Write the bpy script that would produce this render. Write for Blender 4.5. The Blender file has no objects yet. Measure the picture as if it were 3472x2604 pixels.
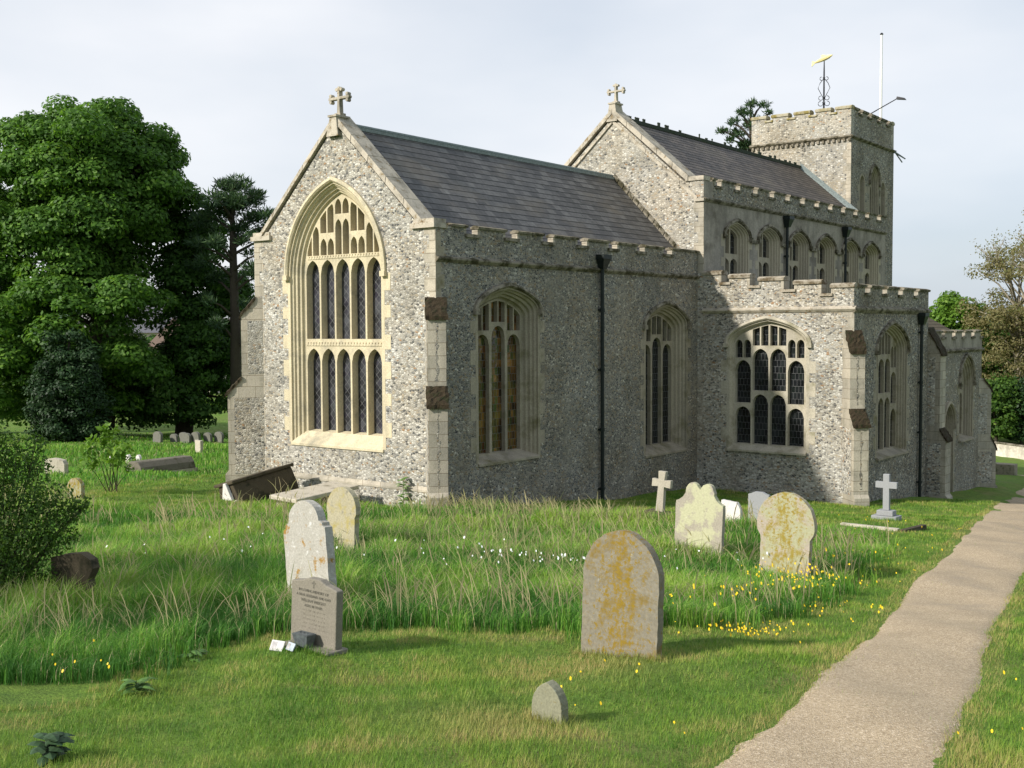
import bpy, math, random
import numpy as np
from mathutils import Vector, Matrix
from mathutils.geometry import tessellate_polygon
rng = np.random.default_rng(7); random.seed(7)
SC = bpy.context.scene; COL = SC.collection
# ------------------------------------------------------------------ camera
CAM = np.array([17.4757, -19.6890, 4.2006]); YAW, PIT, ROL, FPX = -.658, .0487, -.0046, 3786.5
_F = np.array([math.sin(YAW)*math.cos(PIT), math.cos(YAW)*math.cos(PIT), -math.sin(PIT)])
_R = np.array([math.cos(YAW), -math.sin(YAW), 0.]); _U = np.cross(_R, _F)
_R2 = _R*math.cos(ROL)+_U*math.sin(ROL); _U2 = _U*math.cos(ROL)-_R*math.sin(ROL)
cd = bpy.data.cameras.new('camera'); cam = bpy.data.objects.new('camera', cd); COL.objects.link(cam)
cam.matrix_world = Matrix([[_R2[i], _U2[i], -_F[i], CAM[i]] for i in range(3)]+[[0, 0, 0, 1]])
cd.sensor_width = 36; cd.lens = 36*FPX/3472; cd.clip_end = 3000; SC.camera = cam
def at(px, py, d):            # a point in the place at depth d along a line of sight (2212 px wide picture)
    return CAM+d*(_F+_R2*(px*1.5696-1736)/FPX-_U2*(py*1.5696-1302)/FPX)
# ------------------------------------------------------------------ light
LDIR = Vector((-.305, -.81, .505)).normalized()
EL = math.asin(LDIR.z); AZ = math.atan2(LDIR.x, LDIR.y)
sl = bpy.data.lights.new('sun', 'SUN'); sl.energy = 4.2; sl.angle = math.radians(2.5); sl.color = (1, .95, .87)
so = bpy.data.objects.new('sun', sl); COL.objects.link(so); so.rotation_euler = LDIR.to_track_quat('Z', 'Y').to_euler()
so.location = (0, -40, 60)
w = bpy.data.worlds.new('World'); SC.world = w; w.use_nodes = True
nt = w.node_tree; nt.nodes.clear()
def wn(t): return nt.nodes.new(t)
out = wn('ShaderNodeOutputWorld'); bg = wn('ShaderNodeBackground'); bg.inputs[1].default_value = .113
sky = wn('ShaderNodeTexSky'); sky.sky_type = 'NISHITA'; sky.sun_disc = False; sky.sun_elevation = EL; sky.sun_rotation = AZ
sky.air_density = 1.0; sky.dust_density = 2.0; sky.ozone_density = 1.0
tc = wn('ShaderNodeTexCoord'); mp = wn('ShaderNodeMapping'); mp.inputs['Scale'].default_value = (1.6, 1.6, 4.5); mp.inputs['Location'].default_value = (.35, .2, .1)
n1 = wn('ShaderNodeTexNoise'); n1.inputs['Scale'].default_value = 1.3; n1.inputs['Detail'].default_value = 6; n1.inputs['Roughness'].default_value = .45
cr = wn('ShaderNodeValToRGB'); cr.color_ramp.elements[0].position = .30; cr.color_ramp.elements[0].color = (.7, .7, .7, 1)
cr.color_ramp.elements[1].position = .66; cr.color_ramp.elements[1].color = (.97, .97, .97, 1)
n2 = wn('ShaderNodeTexNoise'); n2.inputs['Scale'].default_value = .9; n2.inputs['Detail'].default_value = 5
cc = wn('ShaderNodeValToRGB'); cc.color_ramp.elements[0].position = .36; cc.color_ramp.elements[0].color = (4.45, 5.05, 5.8, 1)
cc.color_ramp.elements[1].position = .64; cc.color_ramp.elements[1].color = (6.9, 7.0, 7.25, 1)
mx = wn('ShaderNodeMix'); mx.data_type = 'RGBA'
L_ = nt.links.new
L_(tc.outputs['Generated'], mp.inputs[0]); L_(mp.outputs[0], n1.inputs['Vector']); L_(mp.outputs[0], n2.inputs['Vector'])
L_(n1.outputs[0], cr.inputs[0]); sx = wn('ShaderNodeSeparateXYZ'); L_(tc.outputs['Generated'], sx.inputs[0]); ma = wn('ShaderNodeMath'); ma.operation = 'MULTIPLY_ADD'; ma.inputs[1].default_value = -.42; L_(sx.outputs[0], ma.inputs[0]); mb = wn('ShaderNodeMath'); mb.operation = 'MULTIPLY_ADD'; mb.inputs[1].default_value = .8; L_(n2.outputs[0], mb.inputs[0]); mb.inputs[2].default_value = -.13; L_(mb.outputs[0], ma.inputs[2]); L_(ma.outputs[0], cc.inputs[0]); L_(cr.outputs[0], mx.inputs[0])
L_(sky.outputs[0], mx.inputs[6]); L_(cc.outputs[0], mx.inputs[7]); L_(mx.outputs[2], bg.inputs[0]); L_(bg.outputs[0], out.inputs[0])
SC.view_settings.view_transform = 'Standard'; SC.view_settings.look = 'None'; SC.view_settings.exposure = .36; SC.view_settings.gamma = 1
SC.cycles.max_bounces = 6; SC.cycles.transparent_max_bounces = 6; SC.cycles.use_denoising = True
# ------------------------------------------------------------------ materials
class NM:
    def __init__(s, name, rough=.9):
        s.m = bpy.data.materials.new(name); s.m.use_nodes = True; s.t = s.m.node_tree; s.b = s.t.nodes['Principled BSDF']
        s.b.inputs['Roughness'].default_value = rough; s.b.inputs['Specular IOR Level'].default_value = .25
        s.tc = s.t.nodes.new('ShaderNodeTexCoord')
    def n(s, t, **k):
        x = s.t.nodes.new(t)
        for a, v in k.items():
            if a in x.inputs: x.inputs[a].default_value = v
            else: setattr(x, a, v)
        return x
    def l(s, a, b): s.t.links.new(a, b)
    def noise(s, sc, det=4, rough=.55, co='Object', scale=None, dist=0):
        x = s.n('ShaderNodeTexNoise', Scale=sc, Detail=det, Roughness=rough, Distortion=dist); s.l(s.vec(co, scale), x.inputs['Vector']); return x.outputs[0]
    def vec(s, co='Object', scale=None):
        o = s.tc.outputs[co]
        if scale:
            m = s.n('ShaderNodeMapping'); m.inputs['Scale'].default_value = scale; s.l(o, m.inputs[0]); o = m.outputs[0]
        return o
    def ramp(s, f, stops, const=False):
        r = s.n('ShaderNodeValToRGB'); e = r.color_ramp.elements
        if const: r.color_ramp.interpolation = 'CONSTANT'
        while len(e) < len(stops): e.new(.5)
        for i, (p, c) in enumerate(stops):
            e[i].position = p; e[i].color = (c if len(c) == 4 else (*c, 1)) if isinstance(c, tuple) else (c, c, c, 1)
        s.l(f, r.inputs[0]); return r.outputs[0]
    def mix(s, f, a, b, mode='MIX'):
        x = s.n('ShaderNodeMix', data_type='RGBA', blend_type=mode)
        for v, i in ((f, 0), (a, 6), (b, 7)):
            if hasattr(v, 'is_linked'): s.l(v, x.inputs[i])
            else: x.inputs[i].default_value = v if i == 0 else ((*v, 1) if len(v) == 3 else v)
        return x.outputs[2]
    def math(s, op, a, b=0.):
        x = s.n('ShaderNodeMath', operation=op)
        for v, i in ((a, 0), (b, 1)):
            if hasattr(v, 'is_linked'): s.l(v, x.inputs[i])
            else: x.inputs[i].default_value = v
        return x.outputs[0]
    def sepx(s):
        x = s.n('ShaderNodeSeparateXYZ'); s.l(s.tc.outputs['Object'], x.inputs[0]); return x.outputs[0]
    def attr(s, name):
        x = s.n('ShaderNodeAttribute', attribute_name=name); return x.outputs['Fac']
    def col(s, c):
        if hasattr(c, 'is_linked'): s.l(c, s.b.inputs['Base Color'])
        else: s.b.inputs['Base Color'].default_value = (*c, 1)
    def bump(s, h, st=.5, d=.02):
        x = s.n('ShaderNodeBump'); x.inputs['Strength'].default_value = st; x.inputs['Distance'].default_value = d
        s.l(h, x.inputs['Height']); s.l(x.outputs[0], s.b.inputs['Normal'])
def m_flint(name, pal='', dark=1., sc=13.5, mw=(.045, .11)):
    s = NM(name); nz = s.noise(5, 2); v = s.n('ShaderNodeVectorMath', operation='MULTIPLY_ADD')
    nn = s.n('ShaderNodeTexNoise', Scale=6.0, Detail=2.0); s.l(s.tc.outputs['Object'], nn.inputs['Vector'])
    s.l(nn.outputs['Color'], v.inputs[0]); v.inputs[1].default_value = (.07, .07, .07); s.l(s.vec('Object', (.95, .95, 1.5)), v.inputs[2])
    v1 = s.n('ShaderNodeTexVoronoi', Scale=sc); s.l(v.outputs[0], v1.inputs['Vector'])
    v2 = s.n('ShaderNodeTexVoronoi', Scale=sc, feature='DISTANCE_TO_EDGE'); s.l(v.outputs[0], v2.inputs['Vector'])
    sep = s.n('ShaderNodeSeparateColor'); s.l(v1.outputs['Color'], sep.inputs[0])
    d = dark
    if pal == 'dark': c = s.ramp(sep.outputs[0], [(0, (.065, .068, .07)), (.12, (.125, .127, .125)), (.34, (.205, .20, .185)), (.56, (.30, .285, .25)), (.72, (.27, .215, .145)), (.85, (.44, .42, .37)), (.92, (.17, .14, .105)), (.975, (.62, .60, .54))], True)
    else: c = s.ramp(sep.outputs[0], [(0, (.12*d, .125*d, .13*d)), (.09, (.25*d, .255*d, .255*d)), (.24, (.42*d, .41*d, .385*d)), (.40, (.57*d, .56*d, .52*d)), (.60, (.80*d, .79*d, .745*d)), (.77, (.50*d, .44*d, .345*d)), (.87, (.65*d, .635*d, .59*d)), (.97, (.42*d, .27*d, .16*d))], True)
    fine = s.noise(38, 4, .65); c = s.mix(.6, c, s.ramp(fine, [(.3, .45), (.7, 1.35)]), 'MULTIPLY')
    mort = s.ramp(s.noise(1.1, 4), [(.35, (.42*d, .39*d, .33*d)), (.65, (.49*d, .47*d, .42*d))])
    gap = s.math('ADD', v2.outputs['Distance'], s.math('MULTIPLY', s.math('SUBTRACT', fine, .5), .14))
    mask = s.ramp(gap, [(mw[0], 1.), (mw[1], 0.)])
    c = s.mix(mask, c, mort)
    big = s.noise(.55, 5, .6); c = s.mix(.75, c, s.ramp(big, [(.32, (.72, .70, .64)), (.5, (1., .97, .90)), (.68, (1.12, 1.1, 1.06))]), 'MULTIPLY')
    sm = s.noise(.9, 5, .65, scale=(1, 1, .45)); c = s.mix(s.ramp(sm, [(.5, 0.), (.72, .55)]), c, (.42*d, .38*d, .30*d))
    hue = s.ramp(s.noise(.38, 5, .6), [(.45, 0.), (.66, .38)]); c = s.mix(hue, c, s.mix(1., c, (1.06, .93, .76), 'MULTIPLY'))
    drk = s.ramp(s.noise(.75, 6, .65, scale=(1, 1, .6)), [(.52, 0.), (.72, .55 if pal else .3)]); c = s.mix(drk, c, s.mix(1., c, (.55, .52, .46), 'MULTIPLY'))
    s.col(c); s.bump(s.math('MINIMUM', gap, .2), .9, .05); return s.m
def m_stone(name, c0, c1, moss=None, msc=3., mlo=.52, mhi=.66, block=None, sc=6, streak=0., bump=.35, extra=None, center=0.):
    s = NM(name); a = s.noise(sc, 6, .65); b = s.noise(sc*7, 3, .6)
    c = s.mix(a, c0, c1); c = s.mix(.5, c, s.ramp(b, [(.3, .6), (.7, 1.3)]), 'MULTIPLY')
    if streak: c = s.mix(s.math('MULTIPLY', s.ramp(s.noise(2.2, 5, .6, scale=(1, 1, .12)), [(.45, 0.), (.7, 1.)]), streak), c, (.12, .11, .095))
    if block:
        br = s.n('ShaderNodeTexBrick'); br.inputs['Scale'].default_value = 1.; br.offset = .5
        for k, vv in (('Brick Width', block[0]), ('Row Height', block[1]), ('Mortar Size', .008)): br.inputs[k].default_value = vv
        br.inputs['Color1'].default_value = (1, 1, 1, 1); br.inputs['Color2'].default_value = (.72, .74, .76, 1); br.inputs['Mortar'].default_value = (.45, .42, .38, 1)
        cx = s.n('ShaderNodeCombineXYZ'); sp = s.n('ShaderNodeSeparateXYZ'); s.l(s.tc.outputs['Object'], sp.inputs[0])
        s.l(s.math('ADD', sp.outputs[0], sp.outputs[1]), cx.inputs[0]); s.l(sp.outputs[2], cx.inputs[1]); s.l(cx.outputs[0], br.inputs['Vector'])
        c = s.mix(1., c, br.outputs[0], 'MULTIPLY')
    if center: c0_ = s.math('SUBTRACT', 1., s.math('MULTIPLY', s.math('ABSOLUTE', s.sepx()), center))
    for ms in ([(moss, msc, mlo, mhi)] if moss else [])+(extra or []):
        nz = s.noise(ms[1], 7, .68); nz = s.math('ADD', nz, s.math('MULTIPLY', s.math('SUBTRACT', c0_, .5), .14)) if center and len(ms) > 4 else nz; mk = s.ramp(nz, [(ms[2], 0.), (ms[3], 1.)]); c = s.mix(mk, c, s.mix(s.noise(25, 3), ms[0], tuple(x*.6 for x in ms[0])))
    s.col(c); s.bump(s.math('ADD', a, s.math('MULTIPLY', b, .4)), bump, .03); return s.m
def m_slate(name, c0, c1, c2, bw=.36, rh=.235):
    s = NM(name, .62); s.b.inputs['Specular IOR Level'].default_value = .4
    br = s.n('ShaderNodeTexBrick'); br.offset = .5; br.inputs['Scale'].default_value = 1.
    for k, vv in (('Brick Width', bw), ('Row Height', rh), ('Mortar Size', .006), ('Bias', 0.)): br.inputs[k].default_value = vv
    br.inputs['Color1'].default_value = (0, 0, 0, 1); br.inputs['Color2'].default_value = (1, 1, 1, 1); br.inputs['Mortar'].default_value = (.5, .5, .5, 1)
    s.l(s.tc.outputs['UV'], br.inputs['Vector'])
    c = s.ramp(br.outputs[0], [(0, c0), (.45, c1), (1, c2)]); c = s.mix(.7, c, s.ramp(s.noise(9, 5, .65), [(.3, .55), (.7, 1.45)]), 'MULTIPLY')
    c = s.mix(br.outputs['Fac'], c, (.042, .040, .038))
    c = s.mix(s.ramp(s.noise(.8, 6, .65, scale=(1, .5, 1)), [(.50, 0.), (.72, .6)]), c, (.17, .14, .10))
    c = s.mix(s.ramp(s.noise(2.6, 6, .7), [(.62, 0.), (.72, .5)]), c, (.26, .25, .23))
    s.col(c); s.bump(s.math('SUBTRACT', s.noise(22, 4), br.outputs['Fac']), .35, .01); return s.m
def m_plain(name, c, rough=.7, metal=0., var=.35, sc=20):
    s = NM(name, rough); s.b.inputs['Metallic'].default_value = metal
    a = s.noise(sc, 4); s.col(s.mix(1., c, s.ramp(a, [(.3, 1-var), (.7, 1+var)]), 'MULTIPLY')); s.bump(a, .15, .01); return s.m
def m_glass(name, cols, bw, rh, rot=0., lead=.004):
    s = NM(name, .12); s.b.inputs['Specular IOR Level'].default_value = .5
    br = s.n('ShaderNodeTexBrick'); br.offset = 0. if rot else .5; br.inputs['Scale'].default_value = 1.
    for k, vv in (('Brick Width', bw), ('Row Height', rh), ('Mortar Size', lead), ('Bias', 0.)): br.inputs[k].default_value = vv
    br.inputs['Color1'].default_value = (0, 0, 0, 1); br.inputs['Color2'].default_value = (1, 1, 1, 1); br.inputs['Mortar'].default_value = (.5, .5, .5, 1)
    mpn = s.n('ShaderNodeMapping'); mpn.inputs['Rotation'].default_value = (0, 0, rot); s.l(s.tc.outputs['UV'], mpn.inputs[0]); s.l(mpn.outputs[0], br.inputs['Vector'])
    c = s.ramp(br.outputs[0], [(i/(len(cols)-1), k) for i, k in enumerate(cols)]); c = s.mix(.8, c, s.ramp(s.noise(2.2, 3), [(.35, .3), (.65, 1.7)]), 'MULTIPLY')
    c = s.mix(br.outputs['Fac'], c, (.10, .10, .10)); s.col(c)
    s.l(s.ramp(br.outputs['Fac'], [(0, .12), (1, .6)]), s.b.inputs['Roughness'])
    s.bump(s.math('ADD', s.noise(9, 2), s.math('MULTIPLY', br.outputs[0], .6)), .25, .03); return s.m
def m_leaf(name, c0, c1, c2=None, trans=.3, rough=.55):
    s = NM(name, rough); v = s.attr('var')
    c = s.ramp(v, [(0, c0), (.7, c1), (1, c2 or c1)]); s.col(c)
    tr = s.n('ShaderNodeBsdfTranslucent'); s.l(s.mix(1., c, (1.25, 1.3, .7), 'MULTIPLY'), tr.inputs[0]); mxs = s.n('ShaderNodeMixShader'); mxs.inputs[0].default_value = trans
    o = s.t.nodes['Material Output']; s.l(s.b.outputs[0], mxs.inputs[1]); s.l(tr.outputs[0], mxs.inputs[2]); s.l(mxs.outputs[0], o.inputs[0]); return s.m
FLINT = m_flint('flint', dark=.77); FLINT_N = m_flint('flint_weathered_shaded', 'dark', dark=.68); FLINT_T = m_flint('flint_tower', dark=.78, sc=9.5, mw=(.10, .2)); FLINT_G = m_flint('flint_gable', dark=.79, sc=11., mw=(.075, .15))  # side wall flint: dirtier stones, also darkened to carry the wall's shade
ASH = m_stone('ashlar', (.42, .37, .28), (.56, .50, .40), block=(.62, .3), streak=.4, moss=(.30, .275, .21), msc=2., mlo=.5, mhi=.7)
CREAM = m_stone('cream_limestone', (.53, .455, .295), (.66, .58, .41), streak=.3, sc=4, moss=(.36, .33, .25), msc=1.3, mlo=.54, mhi=.72)
CREAM2 = m_stone('pale_limestone', (.40, .36, .275), (.53, .48, .38), streak=.35, sc=4, moss=(.33, .30, .2), msc=1.6)
STONE = m_stone('weathered_limestone', (.27, .235, .17), (.40, .35, .265), streak=.45, sc=4, moss=(.20, .175, .09), msc=1.6, mlo=.52, mhi=.7)
COPE = m_stone('coping_stone', (.20, .175, .13), (.33, .29, .225), moss=(.075, .065, .035), msc=3.5, mlo=.42, mhi=.58)
COPE_L = m_stone('pale_coping_stone', (.40, .355, .28), (.54, .48, .385), moss=(.27, .245, .195), msc=2.5, mlo=.45, mhi=.66, extra=[((.27, .19, .09), 5., .56, .66)])
COPE_M = m_stone('brown_coping_stone', (.31, .27, .205), (.43, .38, .30), moss=(.15, .11, .06), msc=3.2, mlo=.46, mhi=.6)
COPE_Y = m_stone('lichened_coping', (.42, .38, .28), (.50, .45, .34), moss=(.30, .24, .07), msc=3., mlo=.42, mhi=.6)
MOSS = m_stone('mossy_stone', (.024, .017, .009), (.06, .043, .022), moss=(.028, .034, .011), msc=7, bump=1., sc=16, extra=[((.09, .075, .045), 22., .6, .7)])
RENDER = m_stone('grey_render', (.27, .235, .19), (.40, .36, .30), moss=(.19, .165, .13), msc=.9, mlo=.48, mhi=.66, streak=.55, sc=2.5, bump=.15)
SLATE = m_slate('slate', (.060, .057, .055), (.088, .083, .079), (.135, .128, .12))
TILE = m_slate('roof_tile', (.055, .044, .038), (.08, .065, .055), (.12, .095, .078), .3, .2)
LEAD = m_plain('lead', (.19, .22, .21), .5); IRON = m_plain('painted_iron', (.013, .018, .016), .45); WIRON = m_plain('wrought_iron', (.02, .021, .024), .5)
GL_E = m_glass('leaded_glass', [(.022, .023, .028), (.05, .052, .058), (.03, .028, .04)], .15, .15, math.radians(45), .006)
GL_N = m_glass('stained_glass', [(.02, .014, .006), (.10, .045, .012), (.035, .05, .012), (.17, .085, .02), (.06, .02, .008)], .11, .19)
GL_D = m_glass('dark_leaded_glass', [(.008, .009, .010), (.018, .020, .022), (.010, .014, .012)], .12, .2)
# ------------------------------------------------------------------ geometry helpers
class G:
    def __init__(s): s.v = []; s.f = []; s.uv = {}
    def pts(s, P): i = len(s.v); s.v += [tuple(p) for p in P]; return i
    def face(s, P, uv=None):
        i = s.pts(P); s.f.append(tuple(range(i, i+len(P))))
        if uv: s.uv[len(s.f)-1] = uv
        return s
    def hexa(s, P):
        i = s.pts(P)
        for q in ((0, 3, 2, 1), (4, 5, 6, 7), (0, 1, 5, 4), (1, 2, 6, 5), (2, 3, 7, 6), (3, 0, 4, 7)): s.f.append(tuple(i+k for k in q))
        return s
    def box(s, x0, x1, y0, y1, z0, z1): return s.hexa([(x0, y0, z0), (x1, y0, z0), (x1, y1, z0), (x0, y1, z0), (x0, y0, z1), (x1, y0, z1), (x1, y1, z1), (x0, y1, z1)])
    def fbox(s, F, u0, u1, z0, z1, d0, d1): return s.hexa([F(u0, z0, d1), F(u1, z0, d1), F(u1, z0, d0), F(u0, z0, d0), F(u0, z1, d1), F(u1, z1, d1), F(u1, z1, d0), F(u0, z1, d0)])
    def plate(s, F, outer, holes, d0, d1, back=True):          # outline with holes, front at d1, back at d0
        loops = [outer]+list(holes); tri = tessellate_polygon([[Vector((a, b, 0)) for a, b in lp] for lp in loops])
        flat = [p for lp in loops for p in lp]
        a = s.pts([F(u, z, d1) for u, z in flat])
        def ar(t): (x0, y0), (x1, y1), (x2, y2) = (flat[k] for k in t); return (x1-x0)*(y2-y0)-(x2-x0)*(y1-y0)
        for t in tri:
            t = t if ar(t) > 0 else t[::-1]; s.f.append(tuple(a+k for k in t))
        b = s.pts([F(u, z, d0) for u, z in flat])
        if back:
            for t in tri:
                t = t if ar(t) < 0 else t[::-1]; s.f.append(tuple(b+k for k in t))
        o = 0
        for li, lp in enumerate(loops):
            n = len(lp); A = sum(lp[k][0]*lp[(k+1) % n][1]-lp[(k+1) % n][0]*lp[k][1] for k in range(n))
            for k in range(n):
                p, q = o+k, o+(k+1) % n
                if (A > 0) != (li == 0): p, q = q, p
                s.f.append((a+p, b+p, b+q, a+q))
            o += n
        return s
    def tube(s, P, R, n=6, cap=True):
        P = [Vector(p) for p in P]; R = R if hasattr(R, '__len__') else [R]*len(P); base = len(s.v)
        for i, p in enumerate(P):
            t = (P[min(i+1, len(P)-1)]-P[max(i-1, 0)]).normalized(); a = t.cross(Vector((0, 0, 1)) if abs(t.z) < .9 else Vector((1, 0, 0))).normalized(); b = t.cross(a)
            s.pts([p+R[i]*(a*math.cos(k*2*math.pi/n)+b*math.sin(k*2*math.pi/n)) for k in range(n)])
        for i in range(len(P)-1):
            for k in range(n):
                q = base+i*n; s.f.append((q+k, q+n+k, q+n+(k+1) % n, q+(k+1) % n))
        if cap: s.f.append(tuple(base+k for k in range(n))); s.f.append(tuple(base+(len(P)-1)*n+k for k in range(n))[::-1])
        return s
    def strip(s, A, B):
        for k in range(len(A)-1): s.face([A[k], A[k+1], B[k+1], B[k]])
        return s
    def build(s, name, mat, parent=None, smooth=False, loc=None, bevel=0):
        me = bpy.data.meshes.new(name); me.from_pydata(s.v, [], s.f); me.materials.append(mat)
        if s.uv:
            ul = me.uv_layers.new(name='UVMap')
            for fi, uv in s.uv.items():
                for li, c in zip(me.polygons[fi].loop_indices, uv): ul.data[li].uv = c
        if smooth: me.polygons.foreach_set('use_smooth', [True]*len(me.polygons))
        me.update(); o = bpy.data.objects.new(name, me); COL.objects.link(o)
        if parent: o.parent = parent
        if loc is not None: o.location = loc
        if bevel:
            import bmesh
            bm = bmesh.new(); bm.from_mesh(me); bmesh.ops.remove_doubles(bm, verts=bm.verts, dist=1e-4); bm.to_mesh(me); bm.free()
            md = o.modifiers.new('bevel', 'BEVEL'); md.width = bevel; md.segments = 2; md.limit_method = 'ANGLE'; md.angle_limit = math.radians(40)
        return o
def Fr(o, U, n):
    o = Vector(o); U = Vector(U); n = Vector(n)
    return lambda u, z, d=0.: tuple(o+U*u+n*d+Vector((0, 0, z)))
def thing(name, label, cat, loc=(0, 0, 0), rz=0., group=None, rot=None):
    o = bpy.data.objects.new(name, None); COL.objects.link(o); o.empty_display_size = .2; o.location = loc; o.rotation_euler = rot or (0, 0, rz); return tag(o, label, cat, group)
def tag(o, label=None, cat=None, group=None, kind=None):
    for k, v in (('label', label), ('category', cat), ('group', group), ('kind', kind)):
        if v: o[k] = v
    return o
def npmesh(name, V, Fc, mat, parent=None, **attrs):           # V (n,3), Fc (m,k) faces of one size, point attributes
    me = bpy.data.meshes.new(name); V = np.asarray(V, np.float32); Fc = np.asarray(Fc, np.int32); m, k = Fc.shape
    me.vertices.add(len(V)); me.vertices.foreach_set('co', V.ravel()); me.loops.add(m*k); me.loops.foreach_set('vertex_index', Fc.ravel())
    me.polygons.add(m); me.polygons.foreach_set('loop_start', np.arange(0, m*k, k, dtype=np.int32))
    me.update(calc_edges=True); me.validate()
    for a, v in attrs.items():
        at_ = me.attributes.new(a, 'FLOAT', 'POINT'); at_.data.foreach_set('value', np.asarray(v, np.float32))
    me.materials.append(mat); o = bpy.data.objects.new(name, me); COL.objects.link(o)
    if parent: o.parent = parent
    return o
def unit(v): return v/np.maximum(np.linalg.norm(v, axis=1, keepdims=True), 1e-9)
def leaf_quads(P, N, size, asp=.6, rnd=None):                  # diamond leaves at P facing N
    n = len(P); r = unit(rng.normal(size=(n, 3))); A = unit(np.cross(N, r)); B = np.cross(N, A); s = np.asarray(size).reshape(-1, 1)*np.ones((n, 1))
    V = np.stack([P-A*s*.5, P+B*s*.5*asp+A*s*.05, P+A*s*.5, P-B*s*.5*asp+A*s*.05], 1).reshape(-1, 3)
    return V, np.arange(4*n).reshape(n, 4)
def blob_leaves(blobs, dens, size, up=.5, low=-.35, asp=.6, jit=.18, inner=.0):
    """blobs (x,y,z,rx,rz): leaf shells that sit thickest on the upper outside of each clump"""
    PP, NN, VV = [], [], []
    for b in blobs:
        x, y, z, rx, rz = b[:5]; n = max(8, int(dens*rx*rx)); D = unit(rng.normal(size=(int(n*1.7)+8, 3))); D = D[(D[:, 2] > low) | (rng.random(len(D)) < .18)][:n]
        rad = (1-np.abs(rng.normal(size=(len(D), 1)))*jit)
        if inner: rad = rad*(1-inner*rng.random((len(D), 1))**2)
        P = np.array([x, y, z])+D*np.array([rx, rx, rz])*rad
        P[:, 2] -= .18*rx*np.maximum(0, np.hypot(D[:, 0], D[:, 1])-.7)
        N = unit(D+np.array([0, 0, up])+rng.normal(size=D.shape)*.45); PP.append(P); NN.append(N)
        VV.append(np.clip(.45+.25*rng.normal(size=len(D))+.25*(rng.random()-.5), 0, 1))
    P = np.concatenate(PP); N = np.concatenate(NN); v = np.concatenate(VV)
    V, Fc = leaf_quads(P, N, size*(.7+.6*rng.random(len(P))), asp); return V, Fc, np.repeat(v, 4)

TA=np.array([(12.21,-11.28,1.23),(9.77,-12.67,1.2),(12.67,-13.08,1.3),(6.4,-9.8,.72),(3.68,-6.54,.3),(8.1,-2.4,.15),(4.9,1.97,-.05),(6.6,2.0,-.05),(6.6,3.3,-.12),(10.1,-3.2,.2),(8.74,5.56,-.2),(5.4,12.6,-1.08),(5.3,18.5,-1.55),(5.3,22.4,-1.9),(5.3,28,-2.1),(0.2,-.1,-.02),(.1,7,-.7),(0,12.8,-.95),(-6.6,-.2,.1),(-3.3,-1.2,-.02),(-13.3,1.75,-.4),(-13.3,-2,.0),(-7.3,-4.9,.22),(5,-12.5,.78),(-4.9,-5.5,.33),(-20.8,8.6,-.62),(-26.5,11.8,-.85),(-33,10.5,-1.1),(-29,17,-1.3),(17.5,-19.7,2.5),(13.5,-14.5,1.58),(15.5,-13,1.55),(11,-16.4,1.58),(9,16,-1.15),(7.5,21.5,-1.95),(6.5,27,-2.3),(5,35,-2.75),(5,45,-3.6),(4,55,-4.6),(2,65,-5.8),(15,60,-5.3),(-8,62,-5.0),(14,0,.15),(12,8,-.6),(20,0,.3),(20,20,-2.0),(0,-20,1.2),(-15,-15,.7),(25,-20,2.6),(-10,30,-2.2),(-50,0,-1.2),(-50,40,-2.5),(30,45,-4),(45,0,0.0)])
def _U(r): return np.where(r>1e-9,r*r*np.log(r+1e-12),0)
def _fit():
    n=len(TA);D=np.linalg.norm(TA[:,None,:2]-TA[None,:,:2],axis=2)
    A=np.zeros((n+3,n+3));A[:n,:n]=_U(D)+np.eye(n)*6.0;A[:n,n]=1;A[:n,n+1:]=TA[:,:2];A[n,:n]=1;A[n+1:,:n]=TA[:,:2].T
    return np.linalg.solve(A,np.r_[TA[:,2],0,0,0])
TW=_fit()
def terr(x,y):
    x=np.asarray(x,float);y=np.asarray(y,float);sh=x.shape;x=x.ravel();y=y.ravel();n=len(TA)
    z=np.empty(len(x))
    for i in range(0,len(x),20000):
        a=x[i:i+20000];b=y[i:i+20000]
        r=np.hypot(a[:,None]-TA[:,0],b[:,None]-TA[:,1])
        z[i:i+20000]=_U(r)@TW[:n]+TW[n]+TW[n+1]*a+TW[n+2]*b
    d=np.hypot(x,y-5);t=np.clip((d-46)/30,0,1);t=t*t*(3-2*t)
    q=np.clip((x+25)/30,0,1)*np.clip((y-20)/40,0,1);z=z*(1-t)+t*(-2.2-3.6*q)
    z+=.05*np.sin(x*1.3+.6*y)*np.sin(.9*y-.4*x+1)+.03*np.sin(2.9*x+1.1*y)*np.sin(2.3*y)
    return z.reshape(sh)
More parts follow.
